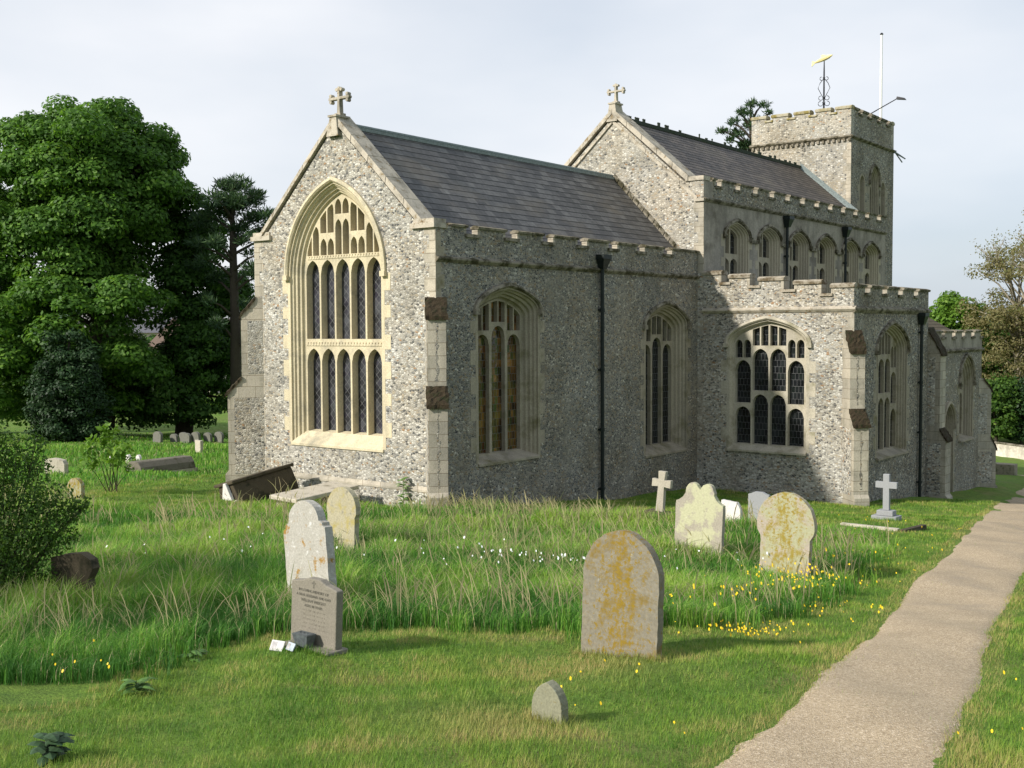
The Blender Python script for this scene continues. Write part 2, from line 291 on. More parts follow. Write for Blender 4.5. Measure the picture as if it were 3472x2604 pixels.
# ------------------------------------------------------------------ ground, path, hills
PATH_L = [(15.6, -24), (15.0, -18), (14.31, -13.57), (14.16, -12.62), (13.97, -11.19), (13.55, -9.38), (12.99, -6.92), (11.97, -2.8), (11.3, 1.28), (9.39, 10.95), (6.77, 24.6), (6.26, 28.94), (4.6, 36.4), (3.5, 38)]
PATH_R = [(18.0, -24), (16.6, -18), (15.46, -12.68), (15.17, -11.4), (14.85, -9.51), (14.56, -8.41), (13.93, -5.38), (13.06, -.45), (12.5, 3.0), (10.9, 12.0), (8.6, 24.9), (8.4, 30), (9.5, 36.4), (12, 38)]
LONG = [(9.51, -15.58), (9.62, -15.43), (9.53, -15.12), (9.55, -14.61), (9.19, -14.06), (8.57, -13.28), (8.41, -12.78), (8.58, -12.4), (8.88, -12.17), (9.03, -11.54), (9.44, -10.98), (10.19, -10.65), (10.48, -10.3), (11.1, -10.3), (11.5, -9.3), (11.75, -8.4), (11.9, -7.1), (11.65, -4.9), (10.85, -1.4), (10.25, 1.5), (9.2, 3.3), (8.26, 2.61), (6.42, 2.01), (4.95, 1.38), (3.03, .6), (1.2, .5), (.9, -.5), (-.16, -1.0), (-1.5, -1.6), (-3.3, -1.9), (-2.74, -3.85), (-2.65, -4.66), (-3.33, -5.82), (-6.11, -5.88), (-7.09, -6.89), (-6, -12), (2, -20), (6, -20)]
LEFT = [(-26.17, 3.11), (-23.32, 5.44), (-23.06, 9.67), (-21.03, 10.54), (-12.81, 4.07), (-8.98, -1.2), (-9.36, -3.3), (-10.99, -4.85), (-18, -4)]
def inpoly(x, y, poly):
    r = np.zeros(len(x), bool); n = len(poly)
    for i in range(n):
        (x0, y0), (x1, y1) = poly[i], poly[(i+1) % n]
        if y0 == y1: continue
        r ^= ((y0 > y) != (y1 > y)) & (x < (x1-x0)*(y-y0)/(y1-y0)+x0)
    return r
PATHP = PATH_L+PATH_R[::-1]
def m_ground():
    s = NM('lawn', 1.)
    a = s.noise(.45, 6, .6); b = s.noise(3.5, 6, .65); c = s.noise(38, 4, .7); d = s.noise(.9, 5, .6)
    g = s.ramp(b, [(.3, (.07, .145, .02)), (.55, (.13, .23, .028)), (.75, (.22, .30, .045))])
    g = s.mix(s.ramp(a, [(.42, 0.), (.62, .6)]), g, (.145, .175, .04))
    g = s.mix(s.ramp(s.math('ADD', s.math('MULTIPLY', d, .7), s.math('MULTIPLY', b, .3)), [(.55, 0.), (.68, .75)]), g, (.23, .19, .08))
    g = s.mix(.8, g, s.ramp(c, [(.3, .45), (.7, 1.5)]), 'MULTIPLY'); s.col(g); s.bump(s.math('ADD', c, b), .8, .05); return s.m
def axis(lo, hi, c, n):       # fine near c, coarse far away
    t = np.linspace(-1, 1, n); return np.where(t < 0, c+(lo-c)*(.06*-t+.94*(-t)**3.2), c+(hi-c)*(.06*t+.94*t**3.2))
gx = axis(-700, 700, 7, 320); gy = axis(-300, 1000, -5, 320); X, Y = np.meshgrid(gx, gy); Z = terr(X, Y); nx = len(gx)
idx = np.arange(nx*nx).reshape(nx, nx)
o = npmesh('ground', np.stack([X, Y, Z], -1).reshape(-1, 3), np.stack([idx[:-1, :-1], idx[:-1, 1:], idx[1:, 1:], idx[1:, :-1]], -1).reshape(-1, 4), m_ground())
o.data.polygons.foreach_set('use_smooth', [True]*len(o.data.polygons)); tag(o, 'mown churchyard ground falling away towards the church', 'lawn', kind='structure')
def resamp(P, n):
    P = np.array(P, float); s = np.r_[0, np.cumsum(np.linalg.norm(np.diff(P, axis=0), axis=1))]; t = np.linspace(0, s[-1], n); return np.stack([np.interp(t, s, P[:, k]) for k in (0, 1)], 1)
def path_pts(n=1500, m=13):
    # match stations by index of the control points so both edges run together
    k = np.linspace(0, len(PATH_L)-1, n); i = np.arange(len(PATH_L))
    A = np.stack([np.interp(k, i, [p[c] for p in PATH_L]) for c in (0, 1)], 1); B = np.stack([np.interp(k, i, [p[c] for p in PATH_R]) for c in (0, 1)], 1)
    J = lambda: (np.convolve(rng.normal(size=n), np.ones(160)/160, 'same')*.4+np.convolve(rng.normal(size=n), np.ones(25)/25, 'same')*.06+rng.normal(size=n)*.008)[:, None]; ja, jb = J(), J()
    d = unit(B-A); return A+d*ja, B+d*jb
pa, pb = path_pts(); m = 15; tt = np.linspace(0, 1, m); Pp = pa[:, None]*(1-tt[None, :, None])+pb[:, None]*tt[None, :, None]
pz = terr(Pp[..., 0], Pp[..., 1])+.014+.02*np.sin(np.pi*tt)[None, :]; pz[:, 0] -= .03; pz[:, -1] -= .03
def m_path():
    s = NM('gravel', 1.); a = s.noise(1.2, 5, .6); v = s.n('ShaderNodeTexVoronoi', Scale=95.); s.l(s.tc.outputs['Object'], v.inputs['Vector']); sp = s.n('ShaderNodeSeparateColor'); s.l(v.outputs['Color'], sp.inputs[0])
    c = s.ramp(sp.outputs[0], [(0, (.30, .235, .155)), (.25, (.395, .32, .215)), (.6, (.465, .38, .265)), (.88, (.58, .49, .365)), (.96, (.33, .275, .205))], True)
    c = s.mix(.6, c, s.ramp(a, [(.3, (.78, .74, .70)), (.7, (1.15, 1.1, 1.05))]), 'MULTIPLY'); c = s.mix(s.ramp(s.noise(.7, 6, .7), [(.55, 0.), (.75, .6)]), c, (.27, .23, .18))
    c = s.mix(s.ramp(s.noise(2.3, 7, .7), [(.66, 0.), (.76, .6)]), c, (.10, .12, .04)); s.col(c); s.bump(s.math('ADD', v.outputs['Distance'], s.noise(14, 4)), .4, .015); return s.m
n_ = len(pa); idx = np.arange(n_*m).reshape(n_, m)
o = npmesh('path', np.concatenate([Pp, pz[..., None]], -1).reshape(-1, 3), np.stack([idx[:-1, :-1], idx[:-1, 1:], idx[1:, 1:], idx[1:, :-1]], -1).reshape(-1, 4), m_path())
tag(o, 'tan gravel path curving past the church', 'path', kind='structure')
def hills():
    th = np.linspace(math.radians(-75), math.radians(20), 90); g = G(); A = []; B = []; Cc = []
    for k, t in enumerate(th):
        h = 16+7*math.sin(k*.21)+4*math.sin(k*.53+1); R = 520; d = (math.sin(t), math.cos(t))
        A.append((CAM[0]+d[0]*R, CAM[1]+d[1]*R, -4)); B.append((CAM[0]+d[0]*(R+90), CAM[1]+d[1]*(R+90), h)); Cc.append((CAM[0]+d[0]*(R+300), CAM[1]+d[1]*(R+300), -4))
    g.strip(A, B); g.strip(B, Cc); s = NM('wooded_hill', 1.); s.col(s.ramp(s.noise(.03, 6, .7), [(.35, (.05, .09, .05)), (.65, (.13, .2, .10))]))
    tag(g.build('hills', s.m), 'far wooded hills beyond the churchyard trees', 'hills', kind='structure')
hills()
# ------------------------------------------------------------------ church
L, NV, EX, AX, TX, TT = 12.816, 28.398, .195, 5.196, -.899, 5.45
church = thing('church', 'long flint parish church with battlements, big east window and square tower', 'church')
X_, Y_ = (1, 0, 0), (0, 1, 0); NX, NY = (-1, 0, 0), (0, -1, 0)
FE = Fr((0, 0, 0), X_, NY); FN = Fr((0, 0, 0), Y_, X_); FNE = Fr((0, L, 0), X_, NY); FCL = Fr((EX, 0, 0), Y_, X_)
FAE = FNE; FAN = Fr((AX, 0, 0), Y_, X_); FTE = Fr((0, NV, 0), X_, NY); FTN = Fr((TX, 0, 0), Y_, X_)
def archz(x, a, r):
    x = min(abs(x), a)
    if r >= a: R = (a*a+r*r)/(2*a); return math.sqrt(max(0, R*R-(x+R-a)**2))
    t = x/a; return r*(.72*math.sqrt(max(0, 1-t*t))+.28*(1-t))
def arch(cx, a, sp, r, z0, n=12):
    xs = [-a*math.cos(i/n*math.pi/2)**.9 for i in range(n)]+[0]; xs = xs+[-x for x in xs[:-1]][::-1]
    return [(cx-a, z0)]+[(cx+x, sp+archz(x, a, r)) for x in xs]+[(cx+a, z0)]
def panel(cx, x0, x1, z0, zt, rise, ai, si, ri, mg=.035):
    n = 12; xm, hw = (x0+x1)/2, (x1-x0)/2; P = []
    for k in range(n+1):
        x = x0+(x1-x0)*k/n; top = zt-rise+archz(x-xm, hw, rise) if rise >= hw*.6 else zt-rise+rise*math.sqrt(max(0, 1-((x-xm)/hw)**2))
        lim = si+archz(x, ai, ri)-mg if abs(x) < ai-.02 else -9
        t = min(top, lim)
        if t > z0+.07: P.append((cx+x, t))
    if len(P) < 4: return None
    return [(P[0][0], z0)]+P+[(P[-1][0], z0)]
def window(F, wall, cx, a, sp, ri_o, z0, z1, r, ai, si, ri, lights, glass, stone=CREAM, hood=True, sillp=.05, tdep=.16, name='window', label=None, hoodstone=None):
    g = G(); k = r/.34; prof = [(0, .006), (0, -.04*k), (.2, -.07*k), (.24, -.12*k), (.45, -.14*k), (.5, -.20*k), (.72, -.22*k), (.78, -.28*k), (1, -.33*k)]
    rings = [[F(u, z, d) for u, z in arch(cx, a+(ai-a)*t, sp+(si-sp)*t, ri_o+(ri-ri_o)*t, z0)] for t, d in prof]
    for A, B in zip(rings, rings[1:]): g.strip(A, B)
    g.strip([F(u, z, .006) for u, z in arch(cx, a+.1, sp, ri_o+.1, z0)], rings[0]); g.strip([F(u, z, -.03) for u, z in arch(cx, a+.1, sp, ri_o+.1, z0)], [F(u, z, .006) for u, z in arch(cx, a+.1, sp, ri_o+.1, z0)])
    zz = z0; q = 0
    while zz < sp-.2:                                           # long and short jamb stones
        ww = (.06, .2)[q % 2]; h = .3+.06*(q % 3)
        if ww > .1:
            for s in (-1, 1): x = cx+s*(a+.1); g.fbox(F, min(x, x+s*ww), max(x, x+s*ww), zz, min(zz+h, sp), -.03, .0065)
        zz += h; q += 1
    W = g.build(name, stone, wall)
    if label: W['label'] = label
    if hood:
        h = G(); pr = [(.05, .0), (.05, .06), (.09, .10), (.17, .07), (.17, .0)]
        rr = [[F(u, z, d) for u, z in arch(cx, a+o_, sp, ri_o+o_, sp-.02)] for o_, d in pr]
        for A, B in zip(rr, rr[1:]): h.strip(A, B)
        for s in (-1, 1): x = cx+s*(a+.11); h.fbox(F, x-.08, x+.08, sp-.14, sp-.01, 0, .11)
        h.build('hood_mould', hoodstone or stone, W)
    t = G(); hol = [p for p in (panel(cx, x0, x1, a0, zt, rs, ai, si, ri) for x0, x1, a0, zt, rs in lights) if p]
    if lights: t.plate(F, arch(cx, ai+.02, si, ri+.02, z1-.03), hol, -r+.05-tdep, -r+.05); t.build('tracery', stone, W)
    gl = G(); ap = arch(cx, ai+.01, si, ri+.01, z1-.02); c = (cx, (si+z1)/2); dz = -r+.09-tdep
    for p, q in zip(ap, ap[1:]+ap[:1]): gl.face([F(*c, dz), F(*q, dz), F(*p, dz)], [c, q, p])
    gl.build('glass', glass, W)
    s = G(); P = [(z0-.07, 0), (z0-.07, sillp), (z0-.01, sillp), (z1, -r+.05), (z1+.05, -r+.05-tdep), (z0-.07, -r+.05-tdep)]
    A = [F(cx-a-.03, z, d) for z, d in P]; B = [F(cx+a+.03, z, d) for z, d in P]; i = s.pts(A); j = s.pts(B); n = len(P)
    for k2 in range(n): s.f.append((i+k2, i+(k2+1) % n, j+(k2+1) % n, j+k2))
    s.f.append(tuple(range(i, i+n))[::-1]); s.f.append(tuple(range(j, j+n))); s.build('sill', stone, W)
    return W
def hole(cx, a, sp, r, z0): return arch(cx, a+.03, sp, r+.03, z0-.05)
def split(ai, n, tiers, hm=.045):
    o = []; wl = 2*ai/n
    for k in range(n):
        x0, x1 = -ai+wl*k+hm, -ai+wl*(k+1)-hm
        for t in tiers(k):
            if len(t) == 3: o.append((x0, x1, *t))
            else: xm = (x0+x1)/2; o += [(x0, xm-.022, *t[:3]), (xm+.022, x1, *t[:3])]
    return o
# openings
OE = (-3.41, 1.66, 5.65, 2.25, 1.27); ON1 = (2.8, 1.24, 4.71, .52, .88); ON2 = (10.8, 1.26, 4.33, .58, .35)
OAE = (2.44, 1.29, 3.75, .68, .37); OAN = (16.2, 1.38, 3.5, .78, .12)
OC = [(c, .86, 7.35, .42, 5.2) for c in (15.22, 17.8, 20.4, 23.0, 25.6, 28.0)]
OP = (24.55, .85, 2.1, .95, -.05); OD = (22.35, .62, .6, .75, -2.6); OB = (31.32, .56, 10.85, .68, 9.2); OS1 = (29.8, .27, 10.7, .32, 9.2); OS2 = (32.45, .25, 10.65, .32, 9.2)
def quoins(F, u, s, z0, z1, wa=.2, wb=.36, d=.005, h=.33):
    g = G(); z = z0; k = 0
    while z < z1-.1:
        ww = wa if k % 2 else wb; g.fbox(F, min(u, u+s*ww), max(u, u+s*ww), z+.006, min(z+h, z1), -.03, d); z += h; k += 1
    return g
def battle(wall, F, u0, u1, merl, zb, zc, zt, th=.36, mat=None, cope=None, jamb=True, d=0., name='parapet', bh=.09):
    """merl: (start, end, top) of each merlon; zc(u) level of the crenels"""
    g = G(); fz = zc if callable(zc) else (lambda u: zc)
    ol = [(u0, zb), (u1, zb)]; ms = sorted(merl); pts = []; cur = u0
    c = G(); JB = []
    for a, b, t in ms:
        if a > cur+.02: pts += [(cur, fz((cur+a)/2)-.08), (a, fz((cur+a)/2)-.08)]; c.fbox(F, cur-.05, a+.05, fz((cur+a)/2)-.08, fz((cur+a)/2), d-th-.03, d+.06)
        pts += [(a, t-bh), (b, t-bh)]; cur = b
        P = [(t-bh, d+.05), (t-bh*.4, d+.07), (t, d-.06), (t, d-th+.06), (t-bh*.4, d-th-.05), (t-bh, d-th-.04)]
        i = c.pts([F(a-.03, z, q) for z, q in P]); j = c.pts([F(b+.03, z, q) for z, q in P]); n = 6
        for k in range(n): c.f.append((i+k, j+k, j+(k+1) % n, i+(k+1) % n))
        c.f.append(tuple(range(i, i+n))); c.f.append(tuple(range(j, j+n))[::-1])
        if jamb:
            JB += [(x, s, t) for x, s in ((a, 1), (b, -1)) if u0+.02 < x < u1-.02]
    if u1 > cur+.02: pts += [(cur, fz((cur+u1)/2)-.08), (u1, fz((cur+u1)/2)-.08)]; c.fbox(F, cur-.05, u1+.02, fz((cur+u1)/2)-.08, fz((cur+u1)/2), d-th-.03, d+.06)
    P = []
    for p in [(u0, zb), (u1, zb)]+pts[::-1]:
        if not P or abs(P[-1][0]-p[0])+abs(P[-1][1]-p[1]) > 1e-4: P.append(p)
    g.plate(F, P, [], d-th, d); par = g.build(name, mat, wall); c.build('coping', cope or COPE, par)
    for x, s, t in JB: G().fbox(F, min(x-s*.006, x+s*.09), max(x-s*.006, x+s*.09), fz(x)+.001, t-bh, d-th-.006, d+.006).build('lit_merlon_jamb', ASH, par)  # paler ashlar puts the sunlit look of the merlon ends into colour
    return par
def string(wall, F, u0, u1, z, proj=.1, h=.15, mat=None, d=0.):
    g = G(); P = [(z-h, d-.02), (z-h, d+.03), (z-h*.55, d+proj), (z-h*.3, d+proj), (z, d+.0), (z, d-.02)]
    i = g.pts([F(u0, a, b) for a, b in P]); j = g.pts([F(u1, a, b) for a, b in P]); n = 6
    for k in range(n): g.f.append((i+k, j+k, j+(k+1) % n, i+(k+1) % n))
    g.f.append(tuple(range(i, i+n))); g.f.append(tuple(range(j, j+n))[::-1]); return g.build('string_course', mat or COPE, wall)
def gable_cope(wall, F, pts, w_, th, d0, d1, mat=COPE_L, name='gable_coping'):
    """coping along a polyline of (u,z), th thick measured upward, from depth d0 to d1"""
    g = G()
    for (u0, z0), (u1, z1) in zip(pts, pts[1:]):
        n = max(1, int(math.hypot(u1-u0, z1-z0)/.75))
        for k in range(n):
            a, b = k/n, (k+1)/n-.006; ua, za, ub, zb = u0+(u1-u0)*a, z0+(z1-z0)*a, u0+(u1-u0)*b, z0+(z1-z0)*b; jt = .006*random.random()
            g.hexa([F(ua, za, d1+jt), F(ub, zb, d1+jt), F(ub, zb, d0), F(ua, za, d0), F(ua, za+th, d1-.03), F(ub, zb+th, d1-.03), F(ub, zb+th, d0), F(ua, za+th, d0)])
    return g.build(name, mat, wall)
def roof(name, mat, x0, z0, x1, z1, y0, y1, course, label=None, x2=None, z2=None):
    g = G()
    for xa, za in ((x0, z0), (x2 if x2 is not None else 2*x1-x0, z2 if z2 is not None else z0)):
        ln = math.hypot(x1-xa, z1-za); n = int(ln/course); nrm = Vector((-(z1-za), 0, x1-xa)).normalized(); nrm = nrm if nrm.z > 0 else -nrm
        for k in range(n+1):
            a, b = k*course/ln, min(1, (k+1)*course/ln+.004)
            if a >= 1: break
            pa = Vector((xa+(x1-xa)*a, 0, za+(z1-za)*a))+nrm*.009; pb = Vector((xa+(x1-xa)*b, 0, za+(z1-za)*b)); lo = pa-nrm*.011
            ny = 12
            for q in range(ny):
                ya, yb = y0+(y1-y0)*q/ny, y0+(y1-y0)*(q+1)/ny
                g.face([(pa.x, ya, pa.z), (pb.x, ya, pb.z), (pb.x, yb, pb.z), (pa.x, yb, pa.z)], [(ya, a*ln), (ya, b*ln), (yb, b*ln), (yb, a*ln)])
                g.face([(lo.x, ya, lo.z), (pa.x, ya, pa.z), (pa.x, yb, pa.z), (lo.x, yb, lo.z)], [(ya, a*ln)]*4)
        g.face([(xa, y0, za-.1), (x1, y0, z1-.1), (x1, y1, z1-.1), (xa, y1, za-.1)])
    return g.build(name, mat, church)
def cross_plate(F, cx, z0, h, wd, th, d, lobes=True):
    g = G(); a = .072*h/.7; zc = z0+h*.62; hw = wd/2
    P = [(cx-a*.8, z0), (cx+a*.8, z0), (cx+a*.55, zc-a*.5), (cx+hw, zc-a*.5), (cx+hw, zc+a*.5), (cx+a*.55, zc+a*.5), (cx+a*.55, z0+h), (cx-a*.55, z0+h), (cx-a*.55, zc+a*.5), (cx-hw, zc+a*.5), (cx-hw, zc-a*.5), (cx-a*.55, zc-a*.5)]
    g.plate(F, P, [], d-th/2, d+th/2)
    if lobes:
        r = .05*h/.7
        for ex, ez, px, pz in ((cx-hw+r*.6, zc, 0, 1), (cx+hw-r*.6, zc, 0, 1), (cx, z0+h-r*.6, 1, 0)):
            for k, s in ((0, 1), (1.15, 1), (1.15, -1)):
                u, z = ex+px*s*k*r*1.5, ez+pz*s*k*r*1.5
                if k == 0: u += (1 if ex > cx+.01 else -1 if ex < cx-.01 else 0)*r*.7; z += (r*.7 if px else 0)
                g.plate(F, [(u+r*math.cos(t*math.pi/5), z+r*math.sin(t*math.pi/5)) for t in range(10)], [], d-th*.45-k*.002, d+th*.45+k*.002)
    return g
def gable_cross(F, cx, zb, zs, zt, wd, d):
    g = G(); P0, P1 = .21, .115
    i = g.pts([F(cx-P0, zb, d+.29), F(cx+P0, zb, d+.29), F(cx+P0, zb, d-.24), F(cx-P0, zb, d-.24), F(cx-P1, zs-.09, d+.26), F(cx+P1, zs-.09, d+.26), F(cx+P1, zs-.09, d-.16), F(cx-P1, zs-.09, d-.16)])
    for q in ((4, 5, 6, 7), (0, 1, 5, 4), (1, 2, 6, 5), (2, 3, 7, 6), (3, 0, 4, 7)): g.f.append(tuple(i+k for k in q))
    g.fbox(F, cx-P1-.04, cx+P1+.04, zs-.09, zs-.04, d-.2, d+.29); g.fbox(F, cx-.1, cx+.1, zs-.04, zs+.03, d-.1, d+.1)
    b = g.build('gable_cross', COPE_L, church); cross_plate(F, cx, zs+.02, zt-zs-.02, wd, .13, d).build('cross_head', COPE_L, b, bevel=.012)
def pipe(F, u, d, zb, zt):
    g = G(); g.tube([F(u, zb, d), F(u, zt-.35, d)], .055, 8); z = zb+.5
    while z < zt-.6: g.tube([F(u, z, d), F(u, z+.09, d)], .072, 8); g.fbox(F, u-.11, u+.11, z+.02, z+.07, d-.08, d-.04); z += 1.7
    p = g.build('drainpipe', IRON, church); h = G(); A, B = .09, .19
    i = h.pts([F(u-A, zt-.4, d+A), F(u+A, zt-.4, d+A), F(u+A, zt-.4, d-.07), F(u-A, zt-.4, d-.07), F(u-B, zt-.12, d+B*.9), F(u+B, zt-.12, d+B*.9), F(u+B, zt-.12, d-.07), F(u-B, zt-.12, d-.07)])
    for q in ((0, 3, 2, 1), (0, 1, 5, 4), (1, 2, 6, 5), (2, 3, 7, 6), (3, 0, 4, 7)): h.f.append(tuple(i+k for k in q))
    h.fbox(F, u-B-.015, u+B+.015, zt-.12, zt, d-.07, d+B*.9+.015); h.build('hopper', IRON, p)
def buttress(x, y, dx, dy, w_, stages, zb, flint=None):
    """stages from the top: (projection, z at the outer edge, z where the slope meets the next face)"""
    D = Vector((dx, dy, 0)).normalized(); N = Vector((-D.y, D.x, 0)); N = N if True else N
    F = Fr((x, y, 0), D, N); P = [(-.35, zb), (stages[-1][0]+.09, zb), (stages[-1][0]+.09, zb+stages[-1][3] if len(stages[-1]) > 3 else zb+.9), (stages[-1][0], (zb+stages[-1][3] if len(stages[-1]) > 3 else zb+.9)+.1)]
    for k in range(len(stages)-1, -1, -1):
        p, zo, zi = stages[k][:3]; q = stages[k-1][0] if k else -.02
        P += [(p, zo), (q, zi)]
    P += [(-.35, P[-1][1])]
    g = G(); g.plate(F, P, [], -w_/2, w_/2); b = g.build('buttress', ASH, church)
    f = G()
    for k in range(len(stages)):
        s = G()
        p, zo, zi = stages[k][:3]; q = stages[k-1][0] if k else -.02
        na, nb = 9, 7; M = [[None]*(nb+1) for _ in range(na+1)]
        for ia in range(na+1):
            for ib in range(nb+1):
                ta = ia/na; u = p+.06+(q-p-.06)*ta; zz = zo+(zi-zo)*ta; ew = (w_/2+.035)*(2*ib/nb-1); e_ = 0 if 0 < ia < na and 0 < ib < nb else 1
                M[ia][ib] = F(u+random.uniform(-.02, .02), zz+(.02 if e_ else random.uniform(.02, .07)), ew+random.uniform(-.02, .02))
        for ia in range(na):
            for ib in range(nb): s.face([M[ia][ib], M[ia+1][ib], M[ia+1][ib+1], M[ia][ib+1]])
        dn = lambda P_: (P_[0], P_[1], P_[2]-.09)
        for ib in range(nb): s.face([M[0][ib], M[0][ib+1], dn(M[0][ib+1]), dn(M[0][ib])])
        for ia in range(na): s.face([M[ia][0], M[ia+1][0], dn(M[ia+1][0]), dn(M[ia][0])]); s.face([M[ia][nb], M[ia+1][nb], dn(M[ia+1][nb]), dn(M[ia][nb])])
        lo = stages[k+1][2]+.1 if k+1 < len(stages) else zb+.95
        for sd in (-1, 1):
            q2 = [(-.34, lo), (p-.17, lo), (p-.17, zo-.1), (-.34, zo-.1)]
            if p > .3: f.plate(F, q2, [], sd*w_/2-.01, sd*w_/2+.007 if sd > 0 else sd*w_/2+.01) if sd > 0 else f.plate(F, q2, [], -w_/2-.007, -w_/2+.01)
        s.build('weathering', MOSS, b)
    if w_ < .5:
        Fe = Fr((x, y, 0), N, D)
        for z1_, z0_, dd in ((stages[-1][1]-.2, zb+1.15, stages[-1][0]), (stages[0][1]-.12, stages[-1][2]+.12, stages[0][0])):
            r = G(); n_s = max(4, int((z1_-z0_)/.09)); cl_ = [random.uniform(-.025, .025) for _ in range(n_s+1)]; wl_ = [random.choice((.004, .012, .02, .045)) for _ in range(n_s+1)]
            for k in range(n_s): za, zb_ = z0_+(z1_-z0_)*k/n_s, z0_+(z1_-z0_)*(k+1)/n_s; r.face([Fe(cl_[k]-wl_[k], za, dd+.004), Fe(cl_[k]+wl_[k], za, dd+.004), Fe(cl_[k+1]+wl_[k+1], zb_, dd+.004), Fe(cl_[k+1]-wl_[k+1], zb_, dd+.004)])
            r.build('flint_joint', FLINT_N, b)
    if f.v: f.build('flint_panel', FLINT, b)
    return b
# chancel
g = G(); g.plate(FE, [(-6.5, -1.5), (0, -1.5), (0, 6.66), (-.5, 6.66), (-3.29, 9.36), (-6.08, 6.66), (-6.5, 6.66)], [hole(*OE)], -.6, 0)
cw = g.build('chancel_gable_wall', FLINT, church)
quoins(FE, .018, -1, .5, 6.6).build('quoin', ASH, cw); quoins(FE, -6.5, 1, .5, 6.6).build('quoin', ASH, cw)
g = G(); g.fbox(FE, -6.5, 0, -1.5, .34, -.02, .07); g.build('plinth', FLINT, cw); g = G(); g.plate(Fr((0, 0, 0), NY, X_), [(-.02, .34), (.09, .34), (.09, .39), (-.02, .48)], [], -6.5, 0); g.build('plinth_course', ASH, cw)
gable_cope(cw, FE, [(-.36, 6.62), (-3.29, 9.44)], 0, .17, -.5, .08); gable_cope(cw, FE, [(-6.22, 6.62), (-3.29, 9.44)], 0, .17, -.5, .08)
g = G(); g.fbox(FE, -.72, .05, 6.6, 6.72, -.42, .09); g.fbox(FE, -.66, .0, 6.72, 6.82, -.4, .04); g.build('kneeler', COPE_L, cw); g = G(); g.fbox(FE, -6.55, -5.78, 6.6, 6.72, -.5, .09); g.fbox(FE, -6.5, -5.84, 6.72, 6.82, -.48, .04); g.build('kneeler', COPE_L, cw)
gable_cross(FE, -3.29, 9.05, 9.62, 10.27, .64, -.16)
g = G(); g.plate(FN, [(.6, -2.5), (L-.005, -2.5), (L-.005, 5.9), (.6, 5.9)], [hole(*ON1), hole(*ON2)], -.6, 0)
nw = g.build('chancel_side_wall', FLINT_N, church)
g = G(); g.fbox(FN, .004, .62, -1.5, 6.62, -.01, .012); g.build('corner_facing', FLINT_N, nw); quoins(FN, 0.006, 1, -.1, 6.5, .18, .30, .02).build('quoin', STONE, nw)
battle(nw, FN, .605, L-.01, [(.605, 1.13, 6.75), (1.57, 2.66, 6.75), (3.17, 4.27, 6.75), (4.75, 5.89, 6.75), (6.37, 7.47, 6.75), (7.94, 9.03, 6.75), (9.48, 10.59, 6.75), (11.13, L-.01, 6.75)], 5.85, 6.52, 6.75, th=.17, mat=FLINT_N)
string(nw, FN, .0, L-.01, 5.95)
g = G(); g.box(-6.5, -5.9, .6, L, -1.5, 6.6); g.build('chancel_south_wall', FLINT, church)
cr_ = roof('chancel_roof', SLATE, -.5, 6.52, -3.25, 9.37, .45, L+.0, .235)
g = G(); g.tube([(-3.25, .4, 9.4), (-3.25, L, 9.4)], .055, 8); g.fbox(Fr((0, 0, 0), X_, NY), -3.37, -3.13, 9.28, 9.36, -L, -.4); g.build('ridge', LEAD, cr_)
g = G(); n = 13
for k in range(n):
    t, t2 = k/n, (k+1)/n-.01; xa, za, xb, zb = -.62+(-3.2+.62)*t, 6.66+(9.36-6.66)*t, -.62+(-3.2+.62)*t2, 6.66+(9.36-6.66)*t2
    g.hexa([(xa-.02, L-.12, za), (xb-.02, L-.12, zb), (xb-.02, L, zb), (xa-.02, L, za), (xa, L-.1, za+.07), (xb, L-.1, zb+.07), (xb, L, zb+.16), (xa, L, za+.16)])
g.build('flashing', COPE, cr_)
hm, wl = .05, .556
def tE(k):
    t = [(1.56, 3.73, .34), (3.98, 6.02, .36)]
    return t+{0: [(6.14, 6.9, .2, 2)], 4: [(6.14, 6.9, .2, 2)], 1: [(6.14, 6.57, .2, 2), (6.71, 7.5, .2, 2)], 3: [(6.14, 6.57, .2, 2), (6.71, 7.5, .2, 2)], 2: [(6.14, 7.04, .2, 2), (7.17, 7.56, .2, 2)]}[k]
EW = window(FE, church, *OE, 1.55, .34, 1.39, 5.68, 1.96, split(1.39, 5, tE, .029), GL_E, sillp=.04, tdep=.25, label='great five light window with panel tracery')
for z, w0 in ((3.86, 1.39), (6.09, 1.3)):
    tr = G(); tr.fbox(FE, -3.41-w0, -3.41+w0, z-.045 if z > 5 else z-.06, z+.0, -.3, -.274)
    for k in range(26): u = -3.41-w0+(2*w0)*(k+.25)/26; tr.fbox(FE, u, u+w0*.04, z-.03 if z > 5 else z-.05, z+.035, -.29, -.265)
    tr.build('transom_moulding', CREAM, EW)
def tN(zc, zs):
    def f(k): z = zc if k == 1 else zs; return [(z-3.4 if False else .0, z, .3), (z+.1, 9, .1, 2)]
    return f
for O, z1, si, ri, zc, zs, gls in ((ON1, 1.02, 4.48, .5, 4.3, 4.08, GL_N), (ON2, .55, 4.1, .55, 3.93, 3.72, GL_D)):
    lt = [(a, b, (z1+.03 if c == 0. else c), min(d, 9), e_) for a, b, c, d, e_ in split(.97, 3, tN(zc, zs), .05)]
    window(FN, church, *O, z1, .4, .97, si, ri, lt, gls, STONE, hoodstone=COPE)
pipe(FN, 7.0, .1, -.9, 6.3)
